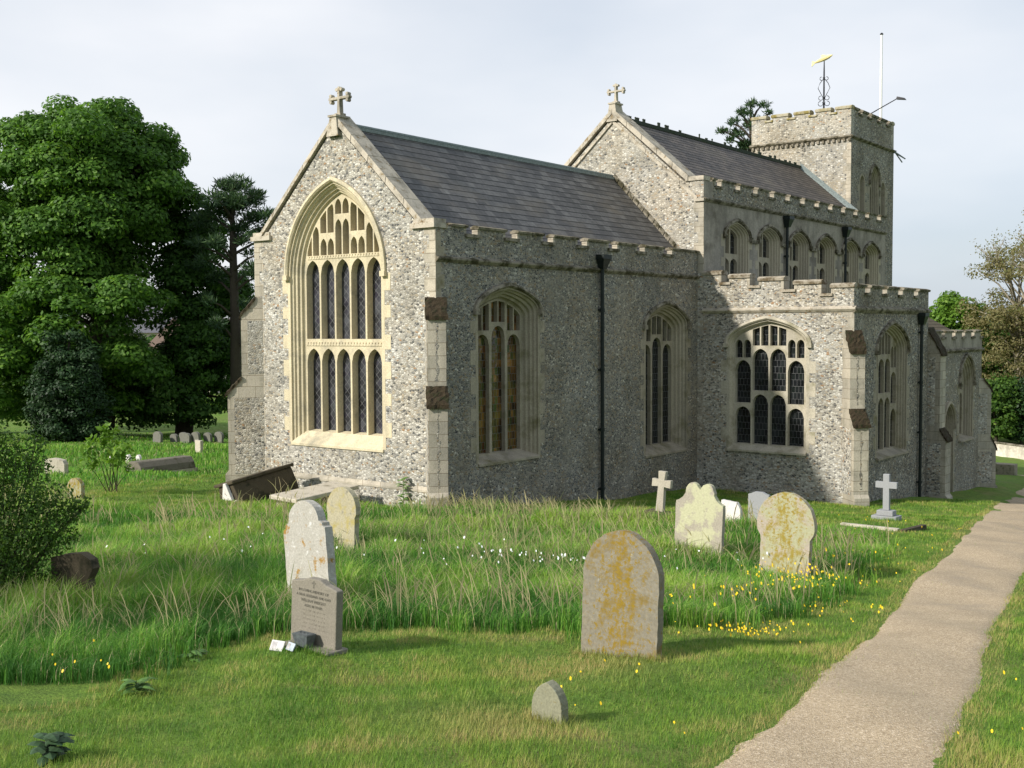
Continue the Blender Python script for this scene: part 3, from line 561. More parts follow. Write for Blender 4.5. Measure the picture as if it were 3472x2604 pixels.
# nave
NE_ = [(-6.7, 2), (-.6, 2), (-.6, -2.5), (EX, -2.5), (EX, 9.0), (-.5, 9.0), (-3.25, 11.42), (-6.0, 9.0), (-6.7, 9.0)]
g = G(); g.plate(FNE, NE_, [], -.6, 0); ng = g.build('nave_gable_wall', FLINT_G, church)
quoins(FNE, EX+.016, -1, 6.0, 8.3).build('quoin', ASH, ng)
gable_cope(ng, FNE, [(-.34, 8.98), (-3.25, 11.5)], 0, .2, -.6, .1); gable_cope(ng, FNE, [(-6.16, 8.98), (-3.25, 11.5)], 0, .2, -.6, .1)
gable_cope(ng, FNE, [(-.02, 8.36), (-3.25, 11.2)], 0, .12, -.1, .06, name='gable_moulding'); gable_cope(ng, FNE, [(-6.48, 8.36), (-3.25, 11.2)], 0, .12, -.1, .06, name='gable_moulding')
g = G(); g.fbox(FNE, -.46, EX+.03, 9.0, 9.14, -.4, .05); g.build('kneeler', COPE_L, ng); g = G(); g.fbox(FNE, -.1, EX+.05, 8.32, 8.42, -.1, .07); g.build('string_end', COPE_L, ng)
gable_cross(FNE, -3.25, 11.25, 11.93, 12.52, .62, -.2)
NW = 29.75
g = G(); g.plate(FCL, [(L+.6, 2), (NW, 2), (NW, 8.4), (L+.6, 8.4)], [hole(*o_) for o_ in OC], -.55, 0); cl = g.build('clerestory_wall', RENDER, church)
g = G(); g.fbox(FCL, L+.004, L+.62, 2, 8.99, -.01, .010); g.build('corner_facing', RENDER, cl)
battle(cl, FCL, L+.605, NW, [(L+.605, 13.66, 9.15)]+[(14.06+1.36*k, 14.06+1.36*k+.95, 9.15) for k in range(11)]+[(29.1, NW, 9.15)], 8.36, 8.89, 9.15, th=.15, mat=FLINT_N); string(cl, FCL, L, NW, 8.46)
g = G(); g.box(-6.7, -6.1, L+.6, NV, 2, 9.0); g.build('nave_south_wall', FLINT, church)
nr = roof('nave_roof', TILE, -.3, 8.86, -3.25, 11.43, L+.5, NV+.0, .2)
g = G(); g.fbox(Fr((0, 0, 0), X_, NY), -3.36, -3.14, 11.36, 11.49, -NV, -L-.5)
y = L+.9
while y < NV-.3:
    if random.random() < .72:
        h = .07+.10*random.random()
        for q in (0, .1, .2)[:1+random.randint(0, 2)]: g.plate(Fr((-3.23, 0, 0), Y_, X_), [(y+q, 11.47), (y+q+.07, 11.47), (y+q+.055, 11.5+h*.6), (y+q+.08, 11.5+h*.75), (y+q+.035, 11.5+h), (y+q-.01, 11.5+h*.75), (y+q+.015, 11.5+h*.6)], [], -.04, 0)
    y += .52
g.build('ridge_crest', m_stone('ridge_tile', (.035, .045, .035), (.06, .07, .05), moss=(.04, .06, .02)), nr)
g = G(); g.hexa([(-.45, NV-.16, 9.0), (-3.2, NV-.16, 11.36), (-3.2, NV, 11.36), (-.45, NV, 9.0), (-.45, NV-.12, 9.1), (-3.2, NV-.12, 11.46), (-3.2, NV, 11.62), (-.45, NV, 9.26)]); g.build('flashing', LEAD, nr)
for i, o_ in enumerate(OC):
    lt = split(.6, 2, lambda k: [(5.36, 6.6, .18), (6.76, 9, .1)], .04)
    window(FCL, church, *o_, 5.34, .32, .6, 7.28, .36, lt, GL_D, m_stone('clerestory_stone_%d' % i, (.36, .31, .22), (.48, .42, .31), streak=.3) if i == 0 else bpy.data.materials['clerestory_stone_0'], hoodstone=COPE)
g = G()
for a, b in zip(OC, OC[1:]): g.fbox(FCL, a[0]+1.0, b[0]-1.0, 7.16, 7.28, -.02, .08)
g.build('label_string', COPE, cl)
pipe(FCL, 19.1, .1, 4.6, 8.3); pipe(FCL, 24.8, .1, 4.6, 8.3)
# aisle
g = G(); g.plate(FAE, [(EX+.005, -2.6), (AX, -2.6), (AX, 4.78), (EX+.005, 4.78)], [hole(*OAE)], -.55, 0); ae = g.build('aisle_end_wall', FLINT, church)
quoins(FAE, AX+.016, -1, -.7, 4.7).build('quoin', ASH, ae)
zc = lambda u: 5.68-.13*(u-1.0)
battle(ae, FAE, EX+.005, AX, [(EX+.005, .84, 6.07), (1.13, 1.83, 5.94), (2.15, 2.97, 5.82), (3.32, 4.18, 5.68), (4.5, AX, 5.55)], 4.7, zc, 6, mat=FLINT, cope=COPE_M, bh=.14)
string(ae, FAE, EX+.005, AX+.08, 4.86, h=.17, mat=COPE_L)
g = G(); g.fbox(FAE, EX, AX+.06, -2.6, -.78, -.02, .06); g.build('plinth', FLINT, ae)
window(FAE, church, *OAE, .5, .2, 1.19, 3.7, .64, split(1.19, 4, lambda k: [(.53, 1.72, .3), (1.84, 3.2, .32), (3.28, 3.85, .15, 2)] if k in (0, 3) else [(.53, 2.12, .3), (2.24, 3.56, .32), (3.66, 9, .15, 2)], .03), GL_D, CREAM2, sillp=.1, tdep=.2)
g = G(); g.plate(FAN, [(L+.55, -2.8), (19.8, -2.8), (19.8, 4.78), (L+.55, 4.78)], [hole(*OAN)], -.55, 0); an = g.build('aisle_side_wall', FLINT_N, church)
g = G(); g.fbox(FAN, L+.004, L+.57, -2.6, 4.78, -.01, .010); g.build('corner_facing', FLINT_N, an)
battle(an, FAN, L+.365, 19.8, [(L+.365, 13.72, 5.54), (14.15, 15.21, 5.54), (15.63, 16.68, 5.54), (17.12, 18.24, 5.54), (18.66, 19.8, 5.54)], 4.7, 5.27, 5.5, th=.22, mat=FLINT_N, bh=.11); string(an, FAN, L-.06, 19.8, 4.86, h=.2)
window(FAN, church, *OAN, .25, .3, 1.15, 3.4, .7, split(1.15, 4, lambda k: [(.28, 1.55, .24), (1.72, 2.75, .26), (2.9, 3.6, .15, 2)] if k in (0, 3) else [(.28, 1.95, .24), (2.1, 3.2, .26), (3.35, 9, .15, 2)], .04), GL_D, STONE, sillp=.1, hoodstone=COPE)
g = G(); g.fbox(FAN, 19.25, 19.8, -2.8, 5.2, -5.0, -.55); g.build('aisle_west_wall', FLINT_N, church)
g = G(); g.hexa([(EX, L+.4, 5.5), (AX-.3, L+.4, 5.0), (AX-.3, 19.4, 5.0), (EX, 19.4, 5.5), (EX, L+.4, 5.56), (AX-.3, L+.4, 5.06), (AX-.3, 19.4, 5.06), (EX, 19.4, 5.56)]); g.build('aisle_roof', LEAD, church)
pipe(FAN, 18.8, .1, -1.6, 4.7)
# west chapel beyond the aisle
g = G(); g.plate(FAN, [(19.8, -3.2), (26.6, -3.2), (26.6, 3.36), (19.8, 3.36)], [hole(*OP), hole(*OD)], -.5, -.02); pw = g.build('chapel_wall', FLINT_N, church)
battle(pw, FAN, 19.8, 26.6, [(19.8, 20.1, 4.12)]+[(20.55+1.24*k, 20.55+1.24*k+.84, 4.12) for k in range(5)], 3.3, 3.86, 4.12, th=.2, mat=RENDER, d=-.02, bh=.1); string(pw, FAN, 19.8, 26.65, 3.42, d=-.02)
window(Fr((AX-.02, 0, 0), Y_, X_), church, *OP, .05, .32, .56, 2.0, .8, split(.5, 2, lambda k: [(.1, 1.7, .2), (1.82, 9, .2)], .09), GL_D, STONE, sillp=.1, hoodstone=COPE)
dw = window(Fr((AX-.02, 0, 0), Y_, X_), church, *OD, -2.6, .3, .55, .6, .7, [], m_plain('oak_door', (.03, .022, .014)), STONE, name='doorway')
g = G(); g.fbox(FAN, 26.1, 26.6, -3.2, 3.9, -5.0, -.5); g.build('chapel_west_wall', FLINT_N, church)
roof('chapel_roof', m_stone('mossy_tile', (.12, .09, .06), (.08, .07, .04), moss=(.05, .05, .02)), AX-.4, 3.7, AX-2.2, 4.75, 19.85, 26.2, .25)
# tower
def tw_m(u0, u1, ms, z): return [(a, b, z) for a, b in ms]
g = G(); g.fbox(FTE, -5.61, TX, 2, 12.55, -.6, 0); g.fbox(FTE, -5.61, -5.0, 2, 12.55, -TT+.6, -.6); g.fbox(FTE, -5.61, TX, 2, 12.55, -TT, -TT+.6); tw = g.build('tower_wall', FLINT_T, church)
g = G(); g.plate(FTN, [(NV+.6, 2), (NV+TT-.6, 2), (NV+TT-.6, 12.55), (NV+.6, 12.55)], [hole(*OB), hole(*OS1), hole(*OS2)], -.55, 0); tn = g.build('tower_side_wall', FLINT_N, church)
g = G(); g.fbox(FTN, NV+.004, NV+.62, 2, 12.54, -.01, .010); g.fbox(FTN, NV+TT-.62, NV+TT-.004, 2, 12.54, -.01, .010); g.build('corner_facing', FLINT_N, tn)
quoins(FTE, TX+.014, -1, 9, 12.3).build('quoin', ASH, tw); quoins(FTE, -5.61, 1, 9, 12.3).build('quoin', ASH, tw)
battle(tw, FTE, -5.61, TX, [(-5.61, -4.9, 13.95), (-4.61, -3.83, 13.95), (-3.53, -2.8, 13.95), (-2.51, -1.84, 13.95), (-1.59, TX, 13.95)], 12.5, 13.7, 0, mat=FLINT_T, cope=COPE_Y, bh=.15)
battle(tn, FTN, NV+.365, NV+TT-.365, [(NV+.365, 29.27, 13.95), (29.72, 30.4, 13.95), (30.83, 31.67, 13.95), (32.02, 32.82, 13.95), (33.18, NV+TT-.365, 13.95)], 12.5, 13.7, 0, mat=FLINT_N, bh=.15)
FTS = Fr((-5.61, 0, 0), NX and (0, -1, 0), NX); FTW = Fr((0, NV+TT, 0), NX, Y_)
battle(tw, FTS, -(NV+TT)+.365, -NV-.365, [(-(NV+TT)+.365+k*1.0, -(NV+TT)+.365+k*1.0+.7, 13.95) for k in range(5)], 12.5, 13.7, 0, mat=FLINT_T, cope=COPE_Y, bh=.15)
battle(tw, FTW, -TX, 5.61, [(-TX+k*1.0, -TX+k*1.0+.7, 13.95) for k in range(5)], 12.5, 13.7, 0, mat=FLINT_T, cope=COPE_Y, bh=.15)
string(tw, FTE, -5.68, TX+.07, 12.66, .12, .16); string(tn, FTN, NV-.07, NV+TT+.07, 12.66, .12, .16)
g = G()
for k in range(20): u = -5.56+k*.24; g.fbox(FTE, u, u+.11, 12.38, 12.51, -.02, .09)
g.build('corbel_table', COPE, tw)
g = G(); g.box(-5.3, TX-.3, NV+.3, NV+TT-.3, 13.1, 13.2); g.build('tower_roof', LEAD, church)
window(FTN, church, *OB, 9.3, .3, .36, 10.8, .5, split(.36, 2, lambda k: [(9.36, 10.7, .2), (10.82, 9.99, .1)], .05), GL_D, STONE, hoodstone=COPE)
window(FTN, church, *OS1, 9.3, .18, .2, 10.65, .28, [], FLINT_N, STONE, hood=False); window(FTN, church, *OS2, 9.3, .18, .18, 10.6, .28, [], FLINT_N, STONE, hood=False)
g = G(); g.tube([(TX+.05, NV+TT-.1, 12.55), (TX+.5, NV+TT+.2, 12.2)], [.05, .03], 6); g.tube([(TX+.05, NV+TT-.1, 12.6), (TX+.35, NV+TT+.2, 12.05)], .03, 6); g.build('water_spout', LEAD, tw)
# corner buttresses
s2 = .7071
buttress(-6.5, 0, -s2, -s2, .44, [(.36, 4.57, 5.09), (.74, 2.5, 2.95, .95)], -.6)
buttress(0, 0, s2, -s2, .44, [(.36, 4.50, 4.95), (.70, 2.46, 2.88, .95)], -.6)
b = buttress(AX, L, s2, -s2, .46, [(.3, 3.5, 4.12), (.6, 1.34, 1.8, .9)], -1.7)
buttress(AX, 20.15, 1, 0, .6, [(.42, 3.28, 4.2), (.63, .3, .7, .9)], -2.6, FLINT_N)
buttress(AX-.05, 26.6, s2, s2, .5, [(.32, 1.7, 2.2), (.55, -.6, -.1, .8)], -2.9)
# ------------------------------------------------------------------ gravestones and churchyard things
FL = Fr((0, 0, 0), X_, NY)
def tz(x, y): return float(terr(np.array([x]), np.array([y]))[0])
LST = dict(farg=m_stone('far_grey_shaded_stone', (.13, .125, .105), (.2, .195, .165), moss=(.08, .085, .05)),  # grey stone darkened for the shade lying on the far row
    big=m_stone('lichen_brown_stone', (.175, .155, .115), (.265, .24, .185), sc=4, center=1.7, extra=[((.24, .17, .05), 4.5, .52, .64, 1), ((.28, .185, .02), 17., .55, .63, 1), ((.30, .20, .03), 42., .58, .64, 1), ((.40, .40, .34), 3., .62, .68), ((.55, .55, .48), 13., .67, .70)]),
    small=m_stone('green_grey_stone', (.19, .185, .12), (.29, .285, .20), sc=7, extra=[((.36, .38, .28), 9., .58, .66), ((.27, .21, .06), 16., .60, .66)]),
    lean=m_stone('grey_white_stone', (.33, .31, .26), (.48, .46, .41), sc=6, extra=[((.38, .22, .05), 4.2, .56, .62), ((.72, .71, .67), 12., .58, .66)]),
    behind=m_stone('olive_stone', (.34, .30, .19), (.46, .42, .30), sc=5, extra=[((.46, .38, .12), 4., .50, .64), ((.28, .26, .2), 11., .55, .68)], streak=.25),
    wright=m_stone('brown_grey_stone', (.19, .17, .135), (.26, .235, .19), sc=9, streak=.35),
    humps=m_stone('pale_lichen_stone', (.30, .27, .215), (.40, .36, .29), sc=5, center=2.0, extra=[((.55, .54, .35), 2.6, .47, .53, 1), ((.70, .69, .62), 6., .64, .68), ((.2, .18, .13), 15., .66, .71)]),
    rnd=m_stone('yellow_lichen_stone', (.34, .29, .23), (.43, .37, .295), sc=5, center=1.4, extra=[((.44, .43, .27), 3., .46, .56, 1), ((.34, .27, .06), 5., .53, .64, 1), ((.34, .25, .04), 19., .56, .63, 1), ((.2, .18, .1), 20., .66, .70)]),
    grey=m_stone('grey_granite', (.255, .26, .265), (.34, .345, .35), sc=20, bump=.1, streak=.15), white=m_stone('whitewashed_stone', (.62, .58, .54), (.74, .70, .66), moss=(.25, .22, .19), msc=9., mlo=.60, mhi=.68),
    cross=m_stone('brown_cross_stone', (.36, .32, .25), (.46, .42, .34), sc=8, streak=.3), dark=m_stone('dark_mossy_shaded_stone', (.055, .045, .03), (.10, .08, .05), moss=(.03, .03, .015), msc=4.),  # dark stone: moss plus the shade of the chest tomb's long side
    tan=m_stone('pale_tomb_stone', (.44, .39, .30), (.56, .51, .42), moss=(.26, .23, .16), msc=3.))
def arc(cx, cz, r, a0, a1, n=14, rz=None): return [(cx+r*math.cos(a0+(a1-a0)*k/n), cz+(rz or r)*math.sin(a0+(a1-a0)*k/n)) for k in range(n+1)]
def pointed(w_, hs, h, n=12): a = w_/2; return [(a*math.cos(k/n*math.pi/2)**.85*(1 if k < n else 0), hs+archz(a*math.cos(k/n*math.pi/2)**.85 if k < n else 0, a, h-hs)) for k in range(n+1)]
def mirror(P): return P+[(-x, z) for x, z in P[::-1] if abs(x) > 1e-6]
def rough(P, amt=.006):
    o = []
    for p, q in zip(P, P[1:]+P[:1]):
        n = max(1, int(math.hypot(q[0]-p[0], q[1]-p[1])/.07))
        for k in range(n): t = k/n; o.append((p[0]+(q[0]-p[0])*t+random.uniform(-amt, amt), p[1]+(q[1]-p[1])*t+random.uniform(-amt, amt)))
    return o
def headstone(name, P, th, mat, x, y, label, rz=0., tilt=(0, 0), sink=.35, cat='headstone', group='headstones in the churchyard', bev=.012, z=None):
    g = G(); a = P[0]; P = [(p[0], p[1]) for p in P]
    lo = [(P[-1][0], -sink), (P[0][0], -sink)]
    g.plate(FL, rough(lo[1:]+P+lo[:1], .0015 if th < .095 else .005), [], -th, 0); o = g.build(name, mat, bevel=bev)
    o.location = (x, y, z if z is not None else tz(x, y)); o.rotation_euler = (tilt[0], tilt[1], rz); return tag(o, label, cat, group)
HS = 'headstone'
headstone(HS, mirror(pointed(.83, .74, 1.19)), .1, LST['big'], 11.94, -10.93, 'tall pointed headstone covered in orange lichen on the mown grass beside the path', tilt=(-.03, .02))
headstone('footstone', mirror(pointed(.265, .1, .29, 26)), .09, LST['small'], 12.85, -13.32, 'tiny pointed stone alone in the mown grass before the lichened headstone', cat='footstone', bev=.02)
headstone(HS, [(.37, 0), (.37, 1.0), (.33, 1.02), (.32, 1.06), (.27, 1.08)]+arc(0, 1.07, .27, .05, math.pi-.05)+[(-.27, 1.08), (-.32, 1.06), (-.33, 1.02), (-.37, 1.0), (-.37, 0)], .12, LST['lean'], 7.62, -10.85, 'pale shouldered headstone leaning sideways behind the inscribed stone', tilt=(-.06, -.16))
headstone(HS, [(.33, 0), (.33, .72), (.36, .78)]+arc(0, .82, .36, 0, math.pi, rz=.4)+[(-.36, .78), (-.33, .72), (-.33, 0)], .11, LST['behind'], 3.55, -6.5, 'olive green round topped headstone in front of the big east window', tilt=(-.02, .02), sink=.5)
headstone(HS, [(.46, 0), (.46, .98), (.40, 1.0), (.33, 1.06), (.28, 1.13)]+arc(.142, 1.13, .14, 0, math.pi*.76, 10, .2)+[(0, 1.215)]+arc(-.142, 1.13, .14, math.pi*.24, math.pi, 10, .2)+[(-.28, 1.13), (-.33, 1.06), (-.40, 1.0), (-.46, .98), (-.46, 0)], .1, LST['humps'], 8.17, -2.38, 'pale yellow headstone with a double humped top in long grass', tilt=(-.03, .03), sink=.5)
headstone(HS, [(.40, 0), (.40, .72), (.46, .80)]+arc(0, .92, .47, -.1, math.pi+.1, 20, .5)+[(-.46, .80), (-.40, .72), (-.40, .2), (-.47, .05), (-.48, 0)], .11, LST['rnd'], 10.35, -3.66, 'broad round headed headstone with yellow lichen among buttercups', tilt=(-.02, .02), sink=.5)
headstone(HS, [(.23, 0), (.23, .40), (.13, .53), (-.22, .56), (-.23, 0)], .12, LST['white'], 6.54, 2.16, 'short broken white stone just behind the double humped headstone', sink=.4, bev=.02)
headstone(HS, [(.25, 0), (.25, .66), (.18, .68), (.09, .72), (-.09, .72), (-.18, .68), (-.25, .66), (-.25, 0)], .09, LST['grey'], 6.56, 3.5, 'smooth blue grey headstone with a shallow curved top near the side wall', sink=.4)
headstone(HS, [(.3, 0), (.3, .3), (.25, .45), (.33, .6), (.3, .7), (.15, .76), (-.1, .74), (-.3, .68), (-.3, 0)], .12, LST['dark'], 5.45, -12.6, 'dark weathered headstone half hidden under the leafy bush', sink=.4, rz=.25)
headstone(HS, [(.32, 0), (.32, .3), (.27, .42), (.0, .48), (-.3, .45), (-.32, 0)], .22, LST['tan'], -13.41, -1.93, 'squat pale stone block standing in the far grass behind the bush', rz=.5)
headstone(HS, [(.2, 0), (.2, .36)]+arc(0, .38, .2, 0, math.pi, 10, .2)+[(-.2, .36), (-.2, 0)], .12, LST['rnd'], -6.2, -5.6, 'small round topped stone by the leafy bush edge', rz=.3)
headstone(HS, [(.17, 0), (.17, .47), (-.17, .5), (-.17, 0)], .14, LST['tan'], -19.42, 7.62, 'small cream square stone alone in the distant grass')
headstone(HS, [(.17, 0), (.17, .55), (-.17, .58), (-.17, 0)], .14, LST['tan'], -18.2, 8.31, 'cream stone slab at the edge of the church buttress far off')
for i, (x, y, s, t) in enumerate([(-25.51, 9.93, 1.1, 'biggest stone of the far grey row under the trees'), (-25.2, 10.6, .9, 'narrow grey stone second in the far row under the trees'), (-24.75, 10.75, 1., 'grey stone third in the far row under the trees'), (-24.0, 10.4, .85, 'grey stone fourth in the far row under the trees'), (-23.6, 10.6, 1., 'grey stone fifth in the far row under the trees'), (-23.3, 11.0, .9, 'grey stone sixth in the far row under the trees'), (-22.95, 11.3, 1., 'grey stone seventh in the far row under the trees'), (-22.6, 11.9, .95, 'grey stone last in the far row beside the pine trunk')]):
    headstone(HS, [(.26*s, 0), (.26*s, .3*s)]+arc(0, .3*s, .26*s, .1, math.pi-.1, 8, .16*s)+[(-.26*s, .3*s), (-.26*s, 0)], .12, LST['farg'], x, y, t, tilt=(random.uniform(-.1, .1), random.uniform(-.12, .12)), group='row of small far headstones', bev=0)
for x, y, t in [(-17.27, 2.41, 'small white stone behind the sapling nearest the viewer of three'), (-16.91, 2.81, 'small white stone between two others behind the sapling'), (-16.84, 3.17, 'small white stone behind the sapling farthest of three')]:
    headstone(HS, mirror(pointed(.24, .14, .3)), .1, LST['white'], x, y, t, group='small white stones in the far grass', bev=0)
# inscribed stone
T = thing('inscribed_headstone', 'brown inscribed headstone on a base with a flower holder in front', 'headstone', (9.73, -12.72, tz(9.73, -12.72)), rot=(-.02, .03, .02), group='headstones in the churchyard')
g = G(); g.plate(FL, [(-.30, .0), (.30, .0), (.30, .575), (.23, .595), (.15, .61), (.08, .645), (-.08, .645), (-.15, .62), (-.23, .605), (-.30, .595)], [], -.09, 0); slab = g.build('slab', LST['wright'], T, bevel=.012)
g = G(); g.fbox(FL, -.27, .33, -.3, .035, -.14, .12); g.build('base', LST['wright'], T, bevel=.012)
INK = m_plain('incised_lettering', (.14, .13, .105), .9)
def text(s, size, x, z, par, mat, name='lettering', d=.0025):
    cu = bpy.data.curves.new('t', 'FONT'); cu.body = s; cu.size = size; cu.align_x = 'CENTER'; cu.extrude = .001; t_ = bpy.data.objects.new('t', cu); COL.objects.link(t_)
    bpy.context.view_layer.update(); me = bpy.data.meshes.new_from_object(t_.evaluated_get(bpy.context.evaluated_depsgraph_get())); bpy.data.objects.remove(t_); me.name = name; me.materials.clear(); me.materials.append(mat)
    o = bpy.data.objects.new(name, me); COL.objects.link(o); o.parent = par; o.location = (x, -d, z); o.rotation_euler = (math.pi/2, 0, 0); return o
for s, sz, z in (('IN LOVING MEMORY OF', .036, .515), ('A DEAR HUSBAND AND DAD', .034, .470), ('WILLIAM WRIGHT', .040, .420), ('AGED 60 YEARS', .034, .375)): text(s, sz, 0, z, slab, INK, 'inscription')
g = G()
for z in (.335, .295, .255, .215, .175):
    x = -.15+random.random()*.03
    while x < .14: ww = random.uniform(.012, .05); g.fbox(FL, x, min(x+ww, .15), z, z+.013, 0, .002); x += ww+.014
g.build('worn_lettering_pattern', m_plain('worn_lettering', (.19, .17, .135), .9), slab)
g = G(); g.fbox(FL, -.006, .006, .56, .63, 0, .003); g.fbox(FL, -.025, .025, .602, .612, 0, .0032); g.build('incised_cross', INK, slab)
T2 = thing('flower_holder', 'dark grey tapered flower holder on the base of the inscribed headstone', 'flower holder', (9.72, -12.81, tz(9.73, -12.72)+.035))
g = G(); A, B = .06, .085
for (a, z) in ((A, 0), (B, .12)): g.pts([(-a*1.2, -a*.7, z), (a*1.2, -a*.7, z), (a*1.2, a*.7, z), (-a*1.2, a*.7, z)])
g.pts([(-B*1.1, -B*.6, .12), (B*1.1, -B*.6, .12), (B*1.1, B*.6, .12), (-B*1.1, B*.6, .12), (-A, -A*.5, .02), (A, -A*.5, .02), (A, A*.5, .02), (-A, A*.5, .02)])
for q in ((0, 1, 5, 4), (1, 2, 6, 5), (2, 3, 7, 6), (3, 0, 4, 7), (4, 5, 9, 8), (5, 6, 10, 9), (6, 7, 11, 10), (7, 4, 8, 11), (8, 9, 13, 12), (9, 10, 14, 13), (10, 11, 15, 14), (11, 8, 12, 15), (12, 13, 14, 15)): g.f.append(q)
ZN = m_plain('dull_zinc', (.12, .135, .14), .5, .3); g.build('pot', ZN, T2); g = G(); g.fbox(FL, -.085, .085, .118, .122, -.045, .045)
for u in (-.05, 0, .05): g.tube([(u, 0, .119), (u+.005, .0, .126)], .014, 8)
g.build('flower_grid', ZN, T2)
for (x, y, s, lab, rz) in ((9.54, -12.98, 1.0, 'larger white plaque lying in the grass beside the inscribed headstone', .2), (9.70, -12.96, .75, 'smaller pale blue plaque propped beside the larger white plaque', -.15)):
    o = thing('plaque', lab, 'plaque', (x, y, tz(x, y)+.045), rot=(-.55, 0, rz), group='small plaques by the inscribed headstone')
    g = G(); g.fbox(FL, -.075*s, .075*s, -.05*s, .05*s, -.015, 0); sb = g.build('plate', m_plain('plaque_%d' % int(s*100), (.50, .485, .47) if s > .9 else (.42, .47, .52), .4, 0, .08), o, bevel=.004)
    g = G(); g.fbox(FL, -.06*s, -.005*s, -.035*s, .035*s, 0, .002); g.build('motif', m_plain('plaque_motif_%d' % int(s*100), (.38, .36, .36), .5), o)
# crosses
def cross_thing(lab, x, y, mat, h, wd, a, th, rot, steps, bmat, taper=.0):
    T = thing('grave_cross', lab, 'grave cross', (x, y, tz(x, y)), rot=rot, group='stone crosses by the church wall'); b0 = sum(s[1] for s in steps); zc = b0+(h-b0)*.70; k = a*.5
    P = [(-k*(1+taper), b0), (k*(1+taper), b0), (k, zc-k), (wd/2, zc-k*(1+taper)), (wd/2, zc+k*(1+taper)), (k, zc+k), (k*(1+taper), h), (-k*(1+taper), h), (-k, zc+k), (-wd/2, zc+k*(1+taper)), (-wd/2, zc-k*(1+taper)), (-k, zc-k)]
    g = G(); g.plate(FL, P, [], -th/2, th/2); g.build('cross', mat, T, bevel=.01); z = 0
    for w_, hh in steps: g = G(); g.fbox(FL, -w_/2, w_/2, z-(.3 if z == 0 else 0), z+hh, -w_*.36, w_*.36); g.build('step', bmat, T, bevel=.015); z += hh
cross_thing('plain light grey stone cross on a stepped base beside the gravel path', 8.59, 6.01, LST['grey'], 1.09, .50, .145, .1, (0, 0, 0), [(.58, .13), (.38, .12)], LST['grey'])
cross_thing('leaning brown stone cross with flared arms near the long side wall', 4.97, 1.84, LST['cross'], 1.06, .46, .15, .12, (-.03, .07, .05), [(.6, .16)], LST['dark'], .22)
T = thing('grave_kerb', 'low stone kerb round the grave before the grey cross', 'grave kerb', (9.3, 4.6, tz(9.3, 4.2)))
for a in ((-.95, .3, -.82, -.68), ): g = G(); g.box(a[0], a[1], a[2], a[3], -.2, .06); g.build('kerb_stone', LST['tan'], T, bevel=.01)
g = G(); g.hexa([(.36, -.85, -.3), (.48, -.85, -.3), (.48, .55, -.4), (.36, .55, -.4), (.36, -.85, .07), (.48, -.85, .07), (.48, .55, -.02), (.36, .55, -.02)]); g.build('kerb_stone', LST['dark'], T, bevel=.01)
# tombs
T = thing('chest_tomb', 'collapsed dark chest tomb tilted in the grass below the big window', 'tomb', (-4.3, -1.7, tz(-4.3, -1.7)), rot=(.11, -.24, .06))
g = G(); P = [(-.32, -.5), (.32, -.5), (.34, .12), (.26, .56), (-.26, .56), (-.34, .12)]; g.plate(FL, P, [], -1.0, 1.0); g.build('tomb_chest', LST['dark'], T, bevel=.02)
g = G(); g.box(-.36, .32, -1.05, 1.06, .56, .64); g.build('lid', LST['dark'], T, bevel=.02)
g = G(); g.hexa([(-.38, -1.34, -.3), (.4, -1.34, -.3), (.4, -1.08, -.3), (-.38, -1.08, -.3), (-.38, -1.34, .1), (.4, -1.34, .1), (.4, -1.08, .18), (-.38, -1.08, .18)]); g.build('end_stone', LST['tan'], T, bevel=.02)
g = G(); g.plate(FL, [(-.16, .18), (.2, .18), (.12, .62), (.04, .62)], [], 1.02, 1.1); g.build('end_panel', LST['white'], T, bevel=.01)
T = thing('ledger_tomb', 'low pale ledger slab raised on stones at the foot of the gable wall', 'tomb', (-2.3, -1.75, tz(-2.3, -1.75)), rot=(.03, .06, .1))
g = G(); g.box(-.42, .42, -1.1, 1.1, .30, .40); g.build('slab', LST['tan'], T, bevel=.02)
g = G(); g.box(-.34, .34, -.95, -.6, -.4, .30); g.build('support', LST['tan'], T); g = G(); g.box(-.34, .34, .6, .95, -.4, .30); g.build('support', LST['dark'], T)
T = thing('coped_tomb', 'long grey coped tomb lying in the grass beyond the sapling', 'tomb', (-13.2, 1.6, tz(-13.2, 1.6)), rot=(.0, 0, .05))
g = G(); g.plate(FL, [(-.42, .1), (.42, .1), (.36, .3), (.2, .47), (-.2, .47), (-.36, .3)], [], -1.05, 1.05); g.build('coped_slab', m_stone('brown_grey_tomb', (.13, .115, .09), (.2, .18, .14), moss=(.09, .085, .05)), T, bevel=.03)
g = G(); g.box(-.45, .45, -1.1, 1.1, -.3, .1); g.build('base', LST['tan'], T)
# things on the tower
T = thing('weather_vane', 'gilded fish weather vane on scrolled black ironwork above the tower', 'weather vane', (-3.25, 31.1, 13.2))
g = G(); g.tube([(0, 0, 0), (0, 0, 2.95), (0, 0, 3.5)], [.045, .035, .022], 6); g.build('mast', WIRON, T)
for k in range(4):
    c, s = math.cos(k*math.pi/2+.4), math.sin(k*math.pi/2+.4); g = G(); W = lambda r, z: (c*r, s*r, z)
    g.tube([W(.03, 1.75), W(.13, 1.95), W(.27, 2.22), W(.18, 2.45), W(.05, 2.62)], .016, 5)
    for cz, r0, cr_x in ((1.50, .11, .15), (1.76, .10, .14), (2.66, .08, .11)): g.tube([W(cr_x+r0*math.cos(t*.55+2.4), cz+r0*math.sin(t*.55+2.4)) for t in range(11)], .016, 5)
    g.build('scroll', WIRON, T)
GOLD = m_plain('gilding', (.86, .72, .36), .4, .2, .1); g = G()
P = []; prof = [(-.62, .0), (-.5, .05), (-.3, .085), (0, .115), (.25, .1), (.42, .05), (.5, .01)]
